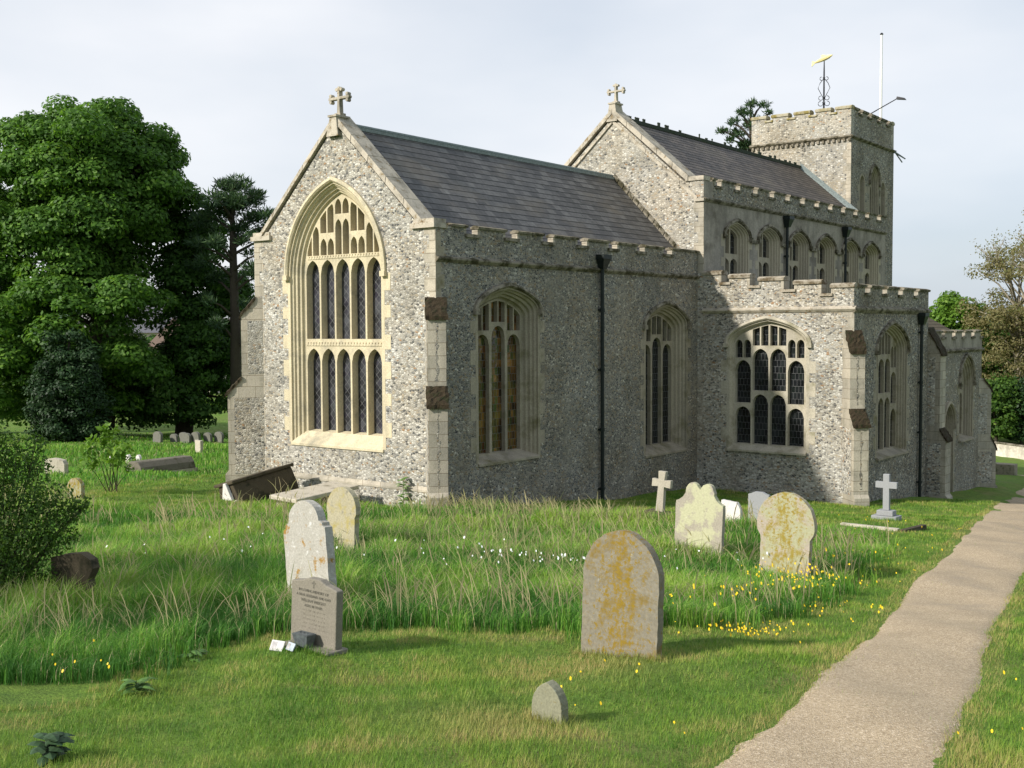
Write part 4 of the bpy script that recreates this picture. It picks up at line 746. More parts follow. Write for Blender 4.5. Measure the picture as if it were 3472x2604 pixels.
g.tube([(x*.93, x*-.35, 3.58+x*.14) for x, r in prof], [max(r, .02) for x, r in prof], 8)
g.plate(Fr((0, 0, 3.58), (.93, -.35, 0), (.35, .93, 0)), [(-.78, -.22), (-.55, -.09), (-.55, -.03), (-.74, .03)], [], -.015, .015); g.plate(Fr((0, 0, 3.58), (.93, -.35, 0), (.35, .93, 0)), [(-.15, .07), (.15, .12), (-.1, .2), (-.2, .18)], [], -.012, .012)
g.build('fish', GOLD, T, smooth=False)
T = thing('flagpole', 'tall white flagpole rising from the far corner of the tower', 'flagpole', (-1.25, 33.05, 13.2))
g = G(); g.tube([(0, 0, 0), (0, 0, 4.75)], [.07, .05], 10); g.build('pole', m_plain('white_paint', (.78, .77, .75), .5, 0, .08), T); g = G(); g.tube([(0, 0, 4.75), (0, 0, 4.79), (0, 0, 4.84)], [.08, .08, .03], 8); g.build('truck', WIRON, T)
T = thing('roof_floodlight', 'dark lamp on a long thin arm leaning out from the tower top', 'floodlight', (-1.45, 32.3, 13.2))
g = G(); g.tube([(0, 0, 0), (0, 0, 1.0), (1.25, 0, 1.55)], [.03, .028, .022], 6); g.build('arm', WIRON, T); g = G(); g.hexa([(1.2, -.12, 1.50), (1.62, -.10, 1.43), (1.62, .10, 1.43), (1.2, .12, 1.50), (1.24, -.09, 1.62), (1.56, -.07, 1.52), (1.56, .07, 1.52), (1.24, .09, 1.62)]); g.build('lamp_head', WIRON, T)
# far wall, trough, houses
PATCH = m_stone('whitewashed_wall', (.62, .55, .45), (.74, .67, .57), moss=(.40, .36, .29), msc=.8, mlo=.56, mhi=.72, streak=.45, sc=1.5)
T = thing('boundary_wall', 'whitewashed boundary wall beyond the far end of the path', 'wall', (0, 0, 0))
g = G()
A = [tuple(at(px, 1010, d)[:2]) for px, d in ((2060, 84), (2140, 82), (2210, 80), (2300, 78), (2450, 75))]; zt_ = [float(at(px, py, d)[2]) for px, py, d in ((2060, 944, 84), (2140, 953, 82), (2210, 962, 80), (2300, 973, 78), (2450, 990, 75))]
for (xa, ya), (xb, yb), za, zb in zip(A, A[1:], zt_, zt_[1:]): g.hexa([(xa, ya, -9), (xb, yb, -9), (xb, yb+.35, -9), (xa, ya+.35, -9), (xa, ya, za-.1), (xb, yb, zb-.1), (xb, yb+.35, zb-.1), (xa, ya+.35, za-.1)])
g.build('wall', PATCH, T); g = G()
for (xa, ya), (xb, yb), za, zb in zip(A, A[1:], zt_, zt_[1:]): g.hexa([(xa, ya-.06, za-.1), (xb, yb-.06, zb-.1), (xb, yb+.41, zb-.1), (xa, ya+.41, za-.1), (xa, ya+.1, za), (xb, yb+.1, zb), (xb, yb+.25, zb), (xa, ya+.25, za)])
g.build('coping', COPE, T)
o = G().box(-.55, .55, -.3, .3, -.4, .5).build('stone_block', m_stone('flinty_block', (.2, .17, .12), (.34, .3, .23), moss=(.10, .11, .05), msc=5.), loc=(3.6, 36.6, tz(3.6, 36.6)), bevel=.03); tag(o, 'rough mossy stone block before the whitewashed wall', 'stone block')
def house(lab, x, y, z, rz, w_, l_, h, wc, rc):
    T = thing('house', lab, 'house', (x, y, z), rz, group='houses beyond the trees')
    G().box(-w_/2, w_/2, -l_/2, l_/2, -8, h).build('wall', wc, T); g = G(); rf = (-w_/2-.3, w_/2+.3)
    g.plate(FL, [(rf[0], h), (rf[1], h), (0, h+w_*.45)], [], -l_/2-.3, l_/2+.3); r_ = g.build('roof', rc, T); G().box(-.35, .35, -l_*.3, -l_*.3+.7, h+w_*.25, h+w_*.45+1).build('chimney', rc, r_)
    for u in (-.3, .25): G().box(u*w_, u*w_+1.2, -l_/2-.03, -l_/2+.1, h-2, h-.7).build('window', GL_D, T)
house('cream house with a red roof glimpsed through the trees', *at(445, 800, 120)[:2], -3, .3, 8, 10, 5, m_plain('cream_wall', (.6, .52, .44)), m_plain('red_roof', (.17, .12, .10)))
house('pink walled house with a grey roof glimpsed through the huge tree', *at(290, 740, 150)[:2], -2, -.2, 9, 12, 6, m_plain('pink_wall', (.55, .42, .38)), m_plain('grey_roof', (.2, .19, .2)))
# ------------------------------------------------------------------ trees and shrubs
BARK = m_stone('bark', (.045, .036, .026), (.085, .07, .052), sc=5, bump=.8); BARK_L = m_stone('pale_bark', (.24, .205, .15), (.34, .30, .23), sc=5)
LF_A = m_leaf('broad_leaves', (.042, .10, .016), (.105, .225, .028), (.19, .32, .05), trans=.4); LF_D = m_leaf('dark_leaves', (.03, .075, .016), (.075, .165, .026), (.12, .23, .04), trans=.38)
LF_Y = m_leaf('yew_leaves', (.010, .028, .008), (.022, .055, .014), (.04, .09, .022), .1); LF_B = m_leaf('bright_leaves', (.07, .15, .015), (.14, .26, .03), (.2, .32, .05), .4)
LF_P = m_leaf('pine_needles', (.02, .048, .02), (.05, .095, .036), (.085, .14, .045), .15); LF_O = m_leaf('opening_buds', (.17, .145, .06), (.21, .19, .085), (.17, .21, .08), .35)
LF_S = m_leaf('shrub_leaves', (.03, .07, .012), (.075, .15, .02), (.14, .22, .035), .35)
def mpp(d): return 1.5696*d/FPX
def shell(px, py, rx, ry, d, n, r0, r1, dz=None, low=-.55):
    """n clumps over the skin of an ellipsoid crown"""
    k = mpp(d); c = at(px, py, d); o = []
    for i in range(n):
        v = rng.normal(size=3); v /= np.linalg.norm(v)
        if v[2] < low: v[2] = -v[2]*.5
        f = .62+.42*rng.random(); r = rng.uniform(r0, r1); R = np.array([rx*k, (dz or rx)*k*.9, ry*k]); o.append((*(c+v*R*f-np.array([0, 0, 0])*r), r, r*rng.uniform(.5, .75)))
    return o
def limbs(g, base, top, r, blobs, n, br=.12):
    b = Vector(base); t = Vector(top); g.tube([b, b.lerp(t, .35)+Vector((.1, .1, 0)), b.lerp(t, .7)+Vector((-.15, 0, 0)), t], [r*1.25, r, r*.7, r*.3], 9)
    for i in range(min(n, len(blobs))):
        e = Vector(blobs[int(i*len(blobs)/n)][:3]); f = min(.92, max(.25, (e.z-b.z)/(t.z-b.z+.01)*.75)); s = b.lerp(t, f); m_ = s.lerp(e, .5)+Vector((0, 0, (e-s).length*.12)); g.tube([s, m_, e], [br*(1.2-f*.6)*r*2.2, br*r*1.4, br*r*.5], 5, False)
def tree(name, label, cat, base, top, r, blobs, dens, size, leaf, nl=40, group=None, bark=BARK, asp=.6, up=.5, low=-.35, inner=.0):
    x, y = base; z = tz(x, y); T = thing(name, label, cat, (x, y, z), group=group); off = np.array([x, y, z])
    B = [(*(np.array(b[:3])-off), *b[3:]) for b in blobs]; g = G(); limbs(g, (0, 0, -.4), tuple(np.array(top)-off), r, B, nl); g.build('trunk', bark, T, smooth=True)
    V, Fc, v = blob_leaves(B, dens, size, up, low, asp, inner=inner); npmesh('crown', V, Fc, leaf, T, var=v); return T
def needles(clumps, n_per, ln, wd=.16):
    PP, VV = [], []
    for x, y, z, r in clumps:
        n = int(n_per*r*r); D = unit(rng.normal(size=(n, 3))+np.array([0, 0, .25])); P = np.array([x, y, z])+D*np.array([r, r, r*.62])*(.35+.65*rng.random((n, 1))**.6)
        A = unit(D+rng.normal(size=(n, 3))*.45+np.array([0, 0, .35])); N = unit(np.cross(A, rng.normal(size=(n, 3)))); s = ln*(.7+.6*rng.random((n, 1)))
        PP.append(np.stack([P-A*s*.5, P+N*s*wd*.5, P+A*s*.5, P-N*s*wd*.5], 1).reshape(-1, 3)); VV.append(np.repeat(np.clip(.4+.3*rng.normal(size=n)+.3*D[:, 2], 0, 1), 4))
    V = np.concatenate(PP); return V, np.arange(len(V)).reshape(-1, 4), np.concatenate(VV)
def pine(name, label, px, ytop, d, cl, base_h=0, r=.26):
    k = mpp(d); c = at(px, ytop, d); z = tz(c[0], c[1]); T = thing(name, label, 'pine tree', (c[0], c[1], z), group='pine trees'); off = np.array([c[0], c[1], z]); C_ = []
    for (x, y, rr) in cl:
        for q in range(4): p = at(x+rng.normal()*rr*.35, y+rng.normal()*rr*.2, d+rng.normal()*rr*k*1.3)-off; C_.append((*p, rr*k*rng.uniform(.55, .95)))
    g = G(); h = c[2]-z; g.tube([(0, 0, -.5), (.1, 0, h*.4), (-.1, .1, h*.75), (0, 0, h)], [r*1.2, r, r*.7, r*.2], 9)
    for q in C_[::4]: e = Vector(q[:3]); f = max(.2, min(.95, (e.z-.6)/h)); s = Vector((0, 0, h*f-.2)); g.tube([s, s.lerp(e, .55)+Vector((0, 0, .15)), e], [.09, .06, .03], 5, False)
    g.build('trunk', BARK, T, smooth=True); V, Fc, v = needles(C_, 400, .36); npmesh('crown', V, Fc, LF_P, T, var=v)
# big tree on the left
b = shell(185, 420, 205, 195, 57, 95, .9, 1.6)+shell(255, 390, 140, 155, 57, 50, .8, 1.4)+shell(120, 330, 120, 105, 57, 36, .8, 1.4)+shell(60, 560, 230, 230, 57, 80, 1.0, 1.8)+shell(170, 700, 200, 190, 56, 70, .9, 1.6)
b += shell(60, 830, 170, 90, 55, 40, .8, 1.3, low=-.9)+shell(230, 850, 120, 70, 58, 24, .7, 1.2, low=-.9)
b = [q for q in b if q[2] > .2]; c0 = at(215, 300, 57)
tree('broadleaf_tree', 'huge rounded broadleaf tree with dense domed crown', 'tree', tuple(at(215, 945, 57)[:2]), tuple(c0), .6, b, 400, .235, LF_A, 60, 'trees round the churchyard', inner=.15)
b = shell(440, 640, 95, 150, 60, 45, .8, 1.4)+shell(400, 830, 130, 90, 60, 34, .8, 1.4)+shell(350, 480, 50, 80, 60, 14, .7, 1.1)+shell(500, 690, 55, 90, 61, 20, .6, 1.1)+shell(395, 520, 75, 110, 60, 26, .7, 1.2)+shell(440, 760, 90, 60, 59, 24, .6, 1.0)+shell(485, 800, 75, 95, 61, 40, .6, 1.0, low=-.9)+shell(540, 850, 40, 60, 62, 14, .5, .9, low=-.9)+shell(360, 870, 110, 60, 59, 26, .6, 1.1, low=-.9)
tree('broadleaf_tree', 'dark broadleaf tree between the huge tree and the pine trunk', 'tree', tuple(at(395, 945, 60)[:2]), tuple(at(415, 520, 60)), .4, b, 330, .235, LF_D, 40, 'trees round the churchyard', inner=.15)
b = shell(-150, 640, 170, 260, 62, 60, 1.1, 1.9)
tree('broadleaf_tree', 'broadleaf tree cut off by the edge behind the huge tree', 'tree', tuple(at(-120, 945, 62)[:2]), tuple(at(-120, 480, 62)), .5, b, 170, .36, LF_D, 30, 'trees round the churchyard', inner=.15)
b = shell(152, 835, 68, 85, 51, 50, .4, .7, low=-1)+shell(150, 880, 85, 70, 51, 60, .45, .8, low=-1)+shell(152, 790, 60, 80, 51, 30, .4, .65)+shell(150, 925, 85, 30, 51, 26, .4, .6, low=-1)
tree('yew_bush', 'dark conical yew standing before the huge tree', 'yew', tuple(at(150, 950, 51)[:2]), tuple(at(150, 730, 51)), .15, b, 700, .15, LF_Y, 16, low=-.8, inner=.3)
b = shell(75, 790, 70, 60, 54, 20, .5, .9)
tree('bright_shrub', 'light green shrub catching the sun beside the dark yew', 'shrub', tuple(at(75, 940, 54)[:2]), tuple(at(75, 780, 54)), .12, b, 330, .2, LF_A, 12, inner=.2)
for i, (px, py, rx, ry, d, t) in enumerate([(40, 900, 60, 45, 84, 'low light green bush under the huge tree at the far field edge'), (270, 890, 70, 50, 88, 'low bright bush seen under the boughs near the huge trunk'), (430, 900, 60, 45, 92, 'sunlit bush in the far field between dark tree and pine trunk'), (560, 880, 60, 60, 90, 'sunlit bush in the far field behind the church corner')]):
    b = shell(px, py, rx, ry, d, 16, .8, 1.3, low=-.9); tree('field_bush', t, 'bush', tuple(at(px, 940, d)[:2]), tuple(at(px, py, d)), .12, b, 90, .38, LF_B, 8, 'bushes in the far field')
for i, (px, py, rx, ry, d, t) in enumerate([(-60, 800, 130, 110, 110, 'distant tree far behind the trunks at the picture edge'), (150, 800, 130, 100, 125, 'distant tree far behind the huge trunk'), (350, 820, 110, 85, 118, 'distant tree far behind the dark broadleaf tree'), (520, 810, 100, 90, 128, 'distant tree far behind the pine trunk')]):
    b = shell(px, py, rx, ry, d, 26, 1.2, 2.4, low=-.9); tree('distant_tree', t, 'tree', tuple(at(px, 900, d)[:2]), tuple(at(px, py-40, d)), .35, b, 45, .6, LF_D, 12, 'distant trees across the field')
pine('pine_tree', 'tall open pine with flat dark clumps beside the church gable', 500, 392, 57, [(500, 420, 36), (535, 445, 34), (478, 455, 34), (520, 495, 26), (575, 520, 20), (548, 510, 22), (430, 520, 26), (480, 402, 32), (522, 405, 28), (552, 425, 26), (572, 462, 24), (548, 474, 28), (462, 436, 32), (440, 476, 28), (505, 446, 36), (560, 540, 24), (462, 528, 28), (575, 488, 20), (440, 560, 30), (540, 575, 24), (470, 600, 26), (555, 600, 22), (520, 520, 18), (450, 640, 30), (545, 655, 22), (555, 720, 24), (470, 700, 26)])
pine('pine_tree', 'pine with tufted dark needles rising behind the square tower', 1622, 222, 62, [(1626, 226, 16), (1648, 228, 14), (1661, 243, 11), (1602, 246, 17), (1582, 266, 16), (1561, 283, 13), (1592, 290, 18), (1616, 268, 20), (1640, 262, 16), (1602, 318, 18), (1574, 302, 12), (1624, 306, 20), (1578, 328, 12), (1620, 342, 20), (1650, 285, 18)], r=.15)
# right hand trees
def bare_tree(label, px, d, ztop, r, spread, seed, n_leaf=1):
    rs = random.Random(seed); c = at(px, 950, d); z = tz(c[0], c[1]); T = thing('budding_tree', label, 'tree', (c[0], c[1], z), group='trees round the churchyard'); g = G(); tips = []
    H_ = ztop*3.1; cz_ = H_*.60
    def grow(p, dr, ln, rad, lv):
        q = p+dr*ln; m_ = p+dr*ln*.5+Vector((rs.uniform(-1, 1), rs.uniform(-1, 1), rs.uniform(-.3, .6)))*ln*.06; g.tube([p, m_, q], [rad, rad*.85, rad*.7], 7 if lv < 2 else 3, False)
        if lv >= 6: tips.append((q, dr)); return
        if lv >= 4: tips.append((m_, dr))
        for k in range(3):
            a = rs.uniform(0, 2*math.pi); u = Vector((math.cos(a), math.sin(a), rs.uniform(-.25, .5))); nd = (dr*1.05+u*spread).normalized(); e = Vector((q.x/(H_*.46), q.y/(H_*.46), (q.z-cz_)/(H_*.42))); o_ = e.length
            if o_ > .8: nd = (nd-e*(o_-.8)*1.6+Vector((0, 0, .3))).normalized()
            nd.z += .06; grow(q, nd.normalized(), ln*rs.uniform(.60, .80), rad*.6, lv+1)
    grow(Vector((0, 0, -.3)), Vector((-.05, 0, 1)), ztop, r, 0); g.build('trunk', BARK_L, T, smooth=True)
    P = np.array([list(t[0]) for t in tips]); n = 4*n_leaf; P = np.repeat(P, n, 0)+rng.normal(size=(len(P)*n, 3))*.28; V, Fc = leaf_quads(P, unit(rng.normal(size=P.shape)+np.array([0, 0, .4])), .20*(.6+.8*rng.random(len(P))), .55)
    npmesh('crown', V, Fc, LF_O, T, var=np.repeat(rng.random(len(P)), 4))
bare_tree('large half bare tree with pale limbs and opening buds', 2285, 92, 5.7, .5, .78, 5, 2)
bare_tree('second budding tree cut by the picture edge beyond the wall', 2380, 90, 6.2, .5, .74, 9, 2)
bare_tree('smaller brown budding tree behind the low chapel', 2205, 96, 4.0, .34, .85, 14, 2)
b = shell(2275, 680, 170, 235, 95, 200, .7, 1.4, low=-.9)+shell(2150, 760, 80, 110, 94, 50, .7, 1.3, low=-.9); tree('budding_tree', 'brown leaved bushy tree filling the space behind the bare branches', 'tree', tuple(at(2200, 960, 95)[:2]), tuple(at(2200, 640, 95)), .4, b, 105, .22, LF_O, 70, 'trees round the churchyard', bark=BARK_L, inner=.4, low=-.9)
b = shell(2062, 690, 55, 60, 100, 34, .9, 1.5, low=-.9); tree('green_tree', 'fresh bright green tree showing over the low chapel parapet', 'tree', tuple(at(2062, 960, 100)[:2]), tuple(at(2062, 680, 100)), .3, b, 120, .36, LF_B, 20, 'trees round the churchyard', inner=.2)
b = shell(2120, 790, 70, 90, 98, 40, 1.0, 1.7, low=-.9)+shell(2230, 800, 90, 100, 98, 46, 1.1, 1.9, low=-.9); tree('green_tree', 'dull green tree behind the bare branches beyond the chapel', 'tree', tuple(at(2170, 960, 98)[:2]), tuple(at(2170, 720, 98)), .3, b, 90, .4, LF_D, 20, 'trees round the churchyard', inner=.2)
for i, (px, t) in enumerate([(2150, 'dark evergreen shrub over the whitewashed wall next to the chapel'), (2205, 'dark evergreen shrub over the whitewashed wall at the picture edge'), (2270, 'dark evergreen shrub over the wall beyond the picture edge')]):
    b = shell(px, 880, 40, 75, 87, 34, .7, 1.2, low=-.95); tree('evergreen_shrub', t, 'shrub', tuple(at(px, 970, 87)[:2]), tuple(at(px, 850, 87)), .12, b, 260, .26, LF_Y if i % 2 else LF_S, 10, 'evergreen shrubs behind the wall', inner=.2, low=-.95)
# leafy bush in front on the left
def bush(name, label, x, y, blobs, per, size, leaf, stems, asp=.5, group=None, rad=.012):
    z = tz(x, y); T = thing(name, label, 'shrub', (x, y, z), group=group); g = G()
    for s in range(stems):
        b_ = blobs[s % len(blobs)]; e = Vector(b_[:3])-Vector((x, y, z))+Vector([random.uniform(-.5, .5)*b_[3] for _ in range(3)]); st = Vector((random.uniform(-.12, .12), random.uniform(-.12, .12), -.1)); m_ = st.lerp(e, .5)+Vector((random.uniform(-.08, .08), random.uniform(-.08, .08), .1)); g.tube([st, m_, e], [rad, rad*.7, rad*.3], 4, False)
    g.build('stem', BARK, T)
    PP = []
    for b_ in blobs:
        n = int(per*b_[3]**2.2); D = unit(rng.normal(size=(n, 3))); PP.append(np.array(b_[:3])-np.array([x, y, z])+D*b_[3]*np.array([1, 1, .9])*(rng.random((n, 1))**.45))
    P = np.concatenate(PP); N = unit(rng.normal(size=P.shape)+np.array([0, -.2, .8])); V, Fc = leaf_quads(P, N, size*(.6+.8*rng.random(len(P))), asp); npmesh('foliage', V, Fc, leaf, T, var=np.repeat(np.clip(rng.normal(.45, .25, len(P)), 0, 1), 4))
bl = [(*at(px, py, d), r) for px, py, d, r in [(10, 975, 13.4, .32), (60, 1010, 13.6, .30), (30, 1080, 13.2, .42), (105, 1090, 13.4, .34), (150, 1105, 13.5, .22), (70, 1160, 13.2, .42), (0, 1180, 13.0, .45), (120, 1160, 13.3, .28), (20, 1270, 13.0, .42), (-60, 1040, 13.2, .55), (-80, 1200, 13, .6), (85, 1245, 13.1, .25), (180, 1090, 13.5, .13), (85, 955, 13.6, .14), (-30, 930, 13.3, .25)]]
bush('leafy_bush', 'leafy dark green bush reaching in from the picture edge over an old headstone', 4.3, -12.9, bl, 7600, .05, LF_S, 60)
bl = [(x, y, z, r) for x, y, z, r in [(1.9, -14.2, 3.3, .5), (2.6, -14.4, 3.6, .55), (3.3, -14.6, 3.4, .6), (4.0, -14.9, 3.7, .6), (4.8, -15.2, 3.5, .6), (5.5, -15.5, 3.3, .55), (6.2, -15.8, 3.2, .45), (3.6, -14.9, 2.7, .6), (4.6, -15.3, 2.6, .6)]]
bush('leafy_bush', 'taller leafy bush out of frame shading the meadow grass', 4.2, -15.1, bl, 3600, .07, LF_S, 40)
bl = [(*at(px, py, d), r) for px, py, d, r in [(200, 965, 27, .3), (235, 945, 27.2, .32), (270, 975, 27, .28), (190, 1000, 27, .22), (240, 990, 26.9, .3), (280, 1010, 27, .16), (225, 925, 27.2, .2)]]
bush('sapling', 'thin bright green sapling in the long grass before the coped tomb', -7.3, -3.9, bl, 1000, .17, LF_B, 10, rad=.014)
# small plants
def rosette(name, label, x, y, n, ln, wd, mat, cat='plant', tall=.3):
    z = tz(x, y); g = G()
    for k in range(n):
        a = random.uniform(0, 2*math.pi); zz = random.uniform(0, tall); c, s = math.cos(a), math.sin(a); l_ = ln*random.uniform(.7, 1.1); P0 = Vector((0, 0, zz)); A, B, Cc = [], [], []
        for t in (0, .25, .5, .75, 1): w_ = wd*math.sin(math.pi*min(.97, t*.85+.12)); r = l_*t; h = zz+l_*(.55*t-.55*t*t); A.append((c*r-s*w_, s*r+c*w_, h-.1*w_)); Cc.append((c*r, s*r, h+.25*w_)); B.append((c*r+s*w_, s*r-c*w_, h-.1*w_))
        g.strip(A, Cc); g.strip(Cc, B)
    g.tube([(0, 0, -.05), (0, 0, tall)], .008, 5); o = g.build(name, mat, loc=(x, y, z), smooth=True); tag(o, label, cat)
NET = m_plain('nettle_leaf', (.035, .07, .03), .6); DOCK = m_plain('dock_leaf', (.08, .16, .035), .55)
rosette('nettle_clump', 'large dark toothed leaves close up in the bottom corner', 10.98, -16.05, 20, .17, .045, NET, tall=.16)
for i, (x, y, t) in enumerate([(9.05, -13.55, 'broad leaved dock plant in the long grass between bush and inscribed stone'), (9.15, -12.25, 'broad leaved dock plant at the long grass edge behind the inscribed stone'), (9.75, -14.6, 'pale drooping dock leaves at the mown edge near the bush')]):
    rosette('dock_plant', t, x, y, 12, .17, .03, DOCK, tall=.1)
rosette('wall_fern', 'small green plant climbing the foot of the gable wall', -.9, -.2, 26, .2, .05, m_plain('fern_leaf', (.10, .19, .04)), tall=.75)
# ------------------------------------------------------------------ grass and flowers
FW, RT = np.array([_F[0], _F[1]])/math.hypot(_F[0], _F[1]), np.array([_R[0], _R[1]])
def wedge(n, d0, d1, pw, lat=.58):
    u = rng.random(n); k = 2-pw; d = (d0**k+u*(d1**k-d0**k))**(1/k); s = rng.uniform(-lat, lat, n)*d; return CAM[0]+FW[0]*d+RT[0]*s, CAM[1]+FW[1]*d+RT[1]*s, d
def in_church(x, y): return ((x > -6.6) & (x < .06) & (y > -.05) & (y < 34)) | ((x > -6) & (x < 5.25) & (y > 12.75) & (y < 27))
def patch(x, y, s, o=0): return np.sin(x*1.7/s+o)*np.sin(y*1.3/s+1.7*o)+.6*np.sin(x*3.1/s-y*2.3/s+o*2)+.4*np.sin(x*5.9/s+y*6.7/s+o)
def blades(name, x, y, h, wd, lean, mat, label, seg, var, dry, kind='stuff'):
    n = len(x); z = terr(x, y)-.01; a = rng.uniform(0, 2*np.pi, n); D = np.stack([np.cos(a), np.sin(a), np.zeros(n)], 1); S = np.stack([-np.sin(a), np.cos(a), np.zeros(n)], 1)
    B = np.stack([x, y, z], 1); ln = lean*(.3+rng.random(n)*1.2)
    if seg == 1:
        tip = B+D*(h*ln)[:, None]; tip[:, 2] += h; V = np.stack([B-S*wd[:, None]*.5, B+S*wd[:, None]*.5, tip], 1).reshape(-1, 3); Fc = np.arange(3*n).reshape(n, 3); r = 3
    else:
        M = B+D*(h*ln*.28)[:, None]; M[:, 2] += h*.62; tip = B+D*(h*ln)[:, None]; tip[:, 2] += h*np.clip(1.02-ln*.35, .5, 1); w_ = wd[:, None]
        V = np.stack([B-S*w_*.5, B+S*w_*.5, M+S*w_*.38, M-S*w_*.38, tip], 1).reshape(-1, 3); i = np.arange(n)[:, None]*5; Fc = np.concatenate([i+np.array([[0, 1, 2]]), i+np.array([[0, 2, 3]]), i+np.array([[3, 2, 4]])]); r = 5
    o = npmesh(name, V, Fc, mat, var=np.repeat(np.clip(var, 0, 1), r), dry=np.repeat(np.clip(dry, 0, 1), r)); return tag(o, label, 'grass', kind=kind)
def m_grass(name, c0, c1, c2, dryc, tr=.3):
    s = NM(name, .6); c = s.ramp(s.attr('var'), [(0, c0), (.5, c1), (1, c2)]); c = s.mix(s.attr('dry'), c, dryc); s.col(c); t = s.n('ShaderNodeBsdfTranslucent'); s.l(c, t.inputs[0]); m_ = s.n('ShaderNodeMixShader'); m_.inputs[0].default_value = tr
    o = s.t.nodes['Material Output']; s.l(s.b.outputs[0], m_.inputs[1]); s.l(t.outputs[0], m_.inputs[2]); s.l(m_.outputs[0], o.inputs[0]); return s.m
GS = m_grass('mown_blades', (.07, .175, .018), (.165, .30, .03), (.31, .39, .06), (.42, .34, .13)); GLg = m_grass('meadow_blades', (.045, .16, .02), (.135, .335, .036), (.32, .48, .07), (.56, .47, .27), .42)
def ragged(x, y): return x+.22*patch(x, y, .24, 1)+.07*patch(x, y, .07, 3), y+.22*patch(x, y, .22, 6)+.07*patch(x, y, .08, 2)
x, y, d = wedge(620000, 5.8, 36, 1.6); rx_, ry_ = ragged(x, y)
j = ~inpoly(x, y, PATHP) | (rng.random(len(x)) < .01+.45*(~inpoly(x+.06*_R[0]*0, y, PATHP)))
for sx_ in (-.07, .07): j |= inpoly(x, y, PATHP) & ~inpoly(x+sx_, y, PATHP) & (rng.random(len(x)) < .55)
pe = np.zeros(len(x), bool)
for sx_ in (-.16, .16): pe |= inpoly(x+sx_, y, PATHP)
edge = inpoly(x-.35, y+.45, LONG) & (patch(x, y, .5, 8) > -.4); k = j & ~inpoly(rx_, ry_, LONG) & ~inpoly(x, y, LEFT) & ~in_church(x, y); edge = edge[k]; pe = pe[k]; x, y, d = x[k], y[k], d[k]; tf = [(cx+rng.uniform(-w_/2, w_/2, m_), cy+rng.normal(size=m_)*.035-dy) for cx, cy, w_, m_, dy in ((11.94, -10.93, .95, 420, .03), (11.94, -10.83, .95, 200, -.04), (12.85, -13.32, .34, 220, .02), (12.85, -13.22, .34, 120, 0), (9.76, -12.87, .62, 260, .02), (8.59, 5.7, .7, 120, 0))]; tx_ = np.concatenate([t[0] for t in tf]); ty_ = np.concatenate([t[1] for t in tf]); x = np.r_[x, tx_]; y = np.r_[y, ty_]; d = np.r_[d, np.hypot(tx_-CAM[0], ty_-CAM[1])]; edge = np.r_[edge, np.zeros(len(tx_), bool)]; pe = np.r_[pe, np.zeros(len(tx_), bool)]; tuft = np.arange(len(x)) >= len(x)-len(tx_); n = len(x); pt = patch(x, y, 1.1); pt2 = patch(x, y, .45, 2)
near = np.exp(-((x-11.9)**2+(y+11.5)**2)/.5)+np.exp(-((x-12.6)**2+(y+13.6)**2)/.3)
blades('mown_grass', x, y, (.028+.03*rng.random(n)+.012*np.clip(pt, 0, 2)+.05*tuft*rng.random(n))*(1+.012*d), .0042*(d/7)**.85*(.7+.6*rng.random(n)), .7, GS, 'short mown grass with dry straw patches between the graves and path', 1, .46+.24*pt+.18*pt2+.24*rng.normal(size=n), np.clip(.7*(pt2+.6*pt-.2), 0, .85)*(rng.random(n) < .6)+near*.7+.6*edge*(rng.random(n) < .6)+.6*pe*(rng.random(n) < .65)+.4*(rng.random(n) < .07))
x, y, d = wedge(440000, 9, 34, 1.3); k = inpoly(*ragged(x, y), LONG) & ~in_church(x, y); x, y, d = x[k], y[k], d[k]; n = len(x); pt = patch(x, y, 1.3, 1); pt2 = patch(x, y, .5, 4)
clump = np.clip(patch(x, y, .33, 9)-.35, 0, 1); hh = (.31+.17*rng.random(n)+.07*pt+.06*pt2+.16*clump)*np.clip(.75+.25*np.sin(x*.4), .6, 1.1); hh = np.clip(hh, .12, .7)*np.where(d > 20, .8, 1)
blades('meadow_grass', x, y, hh, .0068*(d/10)**.75*(.7+.6*rng.random(n)), .55, GLg, 'long uncut meadow grass round the older headstones', 2, .34+.2*pt2+.22*pt+.24*patch(x, y, 2.3, 7)+.22*rng.normal(size=n)+.026*(d-13), .8*(rng.random(n) < .05+.07*np.clip(pt, 0, 1)+.16*np.exp(-((x-5)**2/14+(y+3.5)**2/9)))+.03*rng.random(n))
x, y, d = wedge(150000, 24, 62, .9, .7); k = (inpoly(x, y, LEFT) | ((x < -8) & (rng.random(len(x)) < .5))) & ~in_church(x, y); x, y, d = x[k], y[k], d[k]; n = len(x); pt = patch(x, y, 2, 3); LF_ = inpoly(x, y, LEFT)
blades('field_grass', x, y, np.where(LF_, .17, .1)*(.7+.6*rng.random(n))+.03*pt, .03*(d/35)*(.7+.6*rng.random(n)), .6, GLg, 'rougher grass of the far churchyard left of the church', 2, .5+.15*pt+.2*rng.normal(size=n), .6*(rng.random(n) < .08))
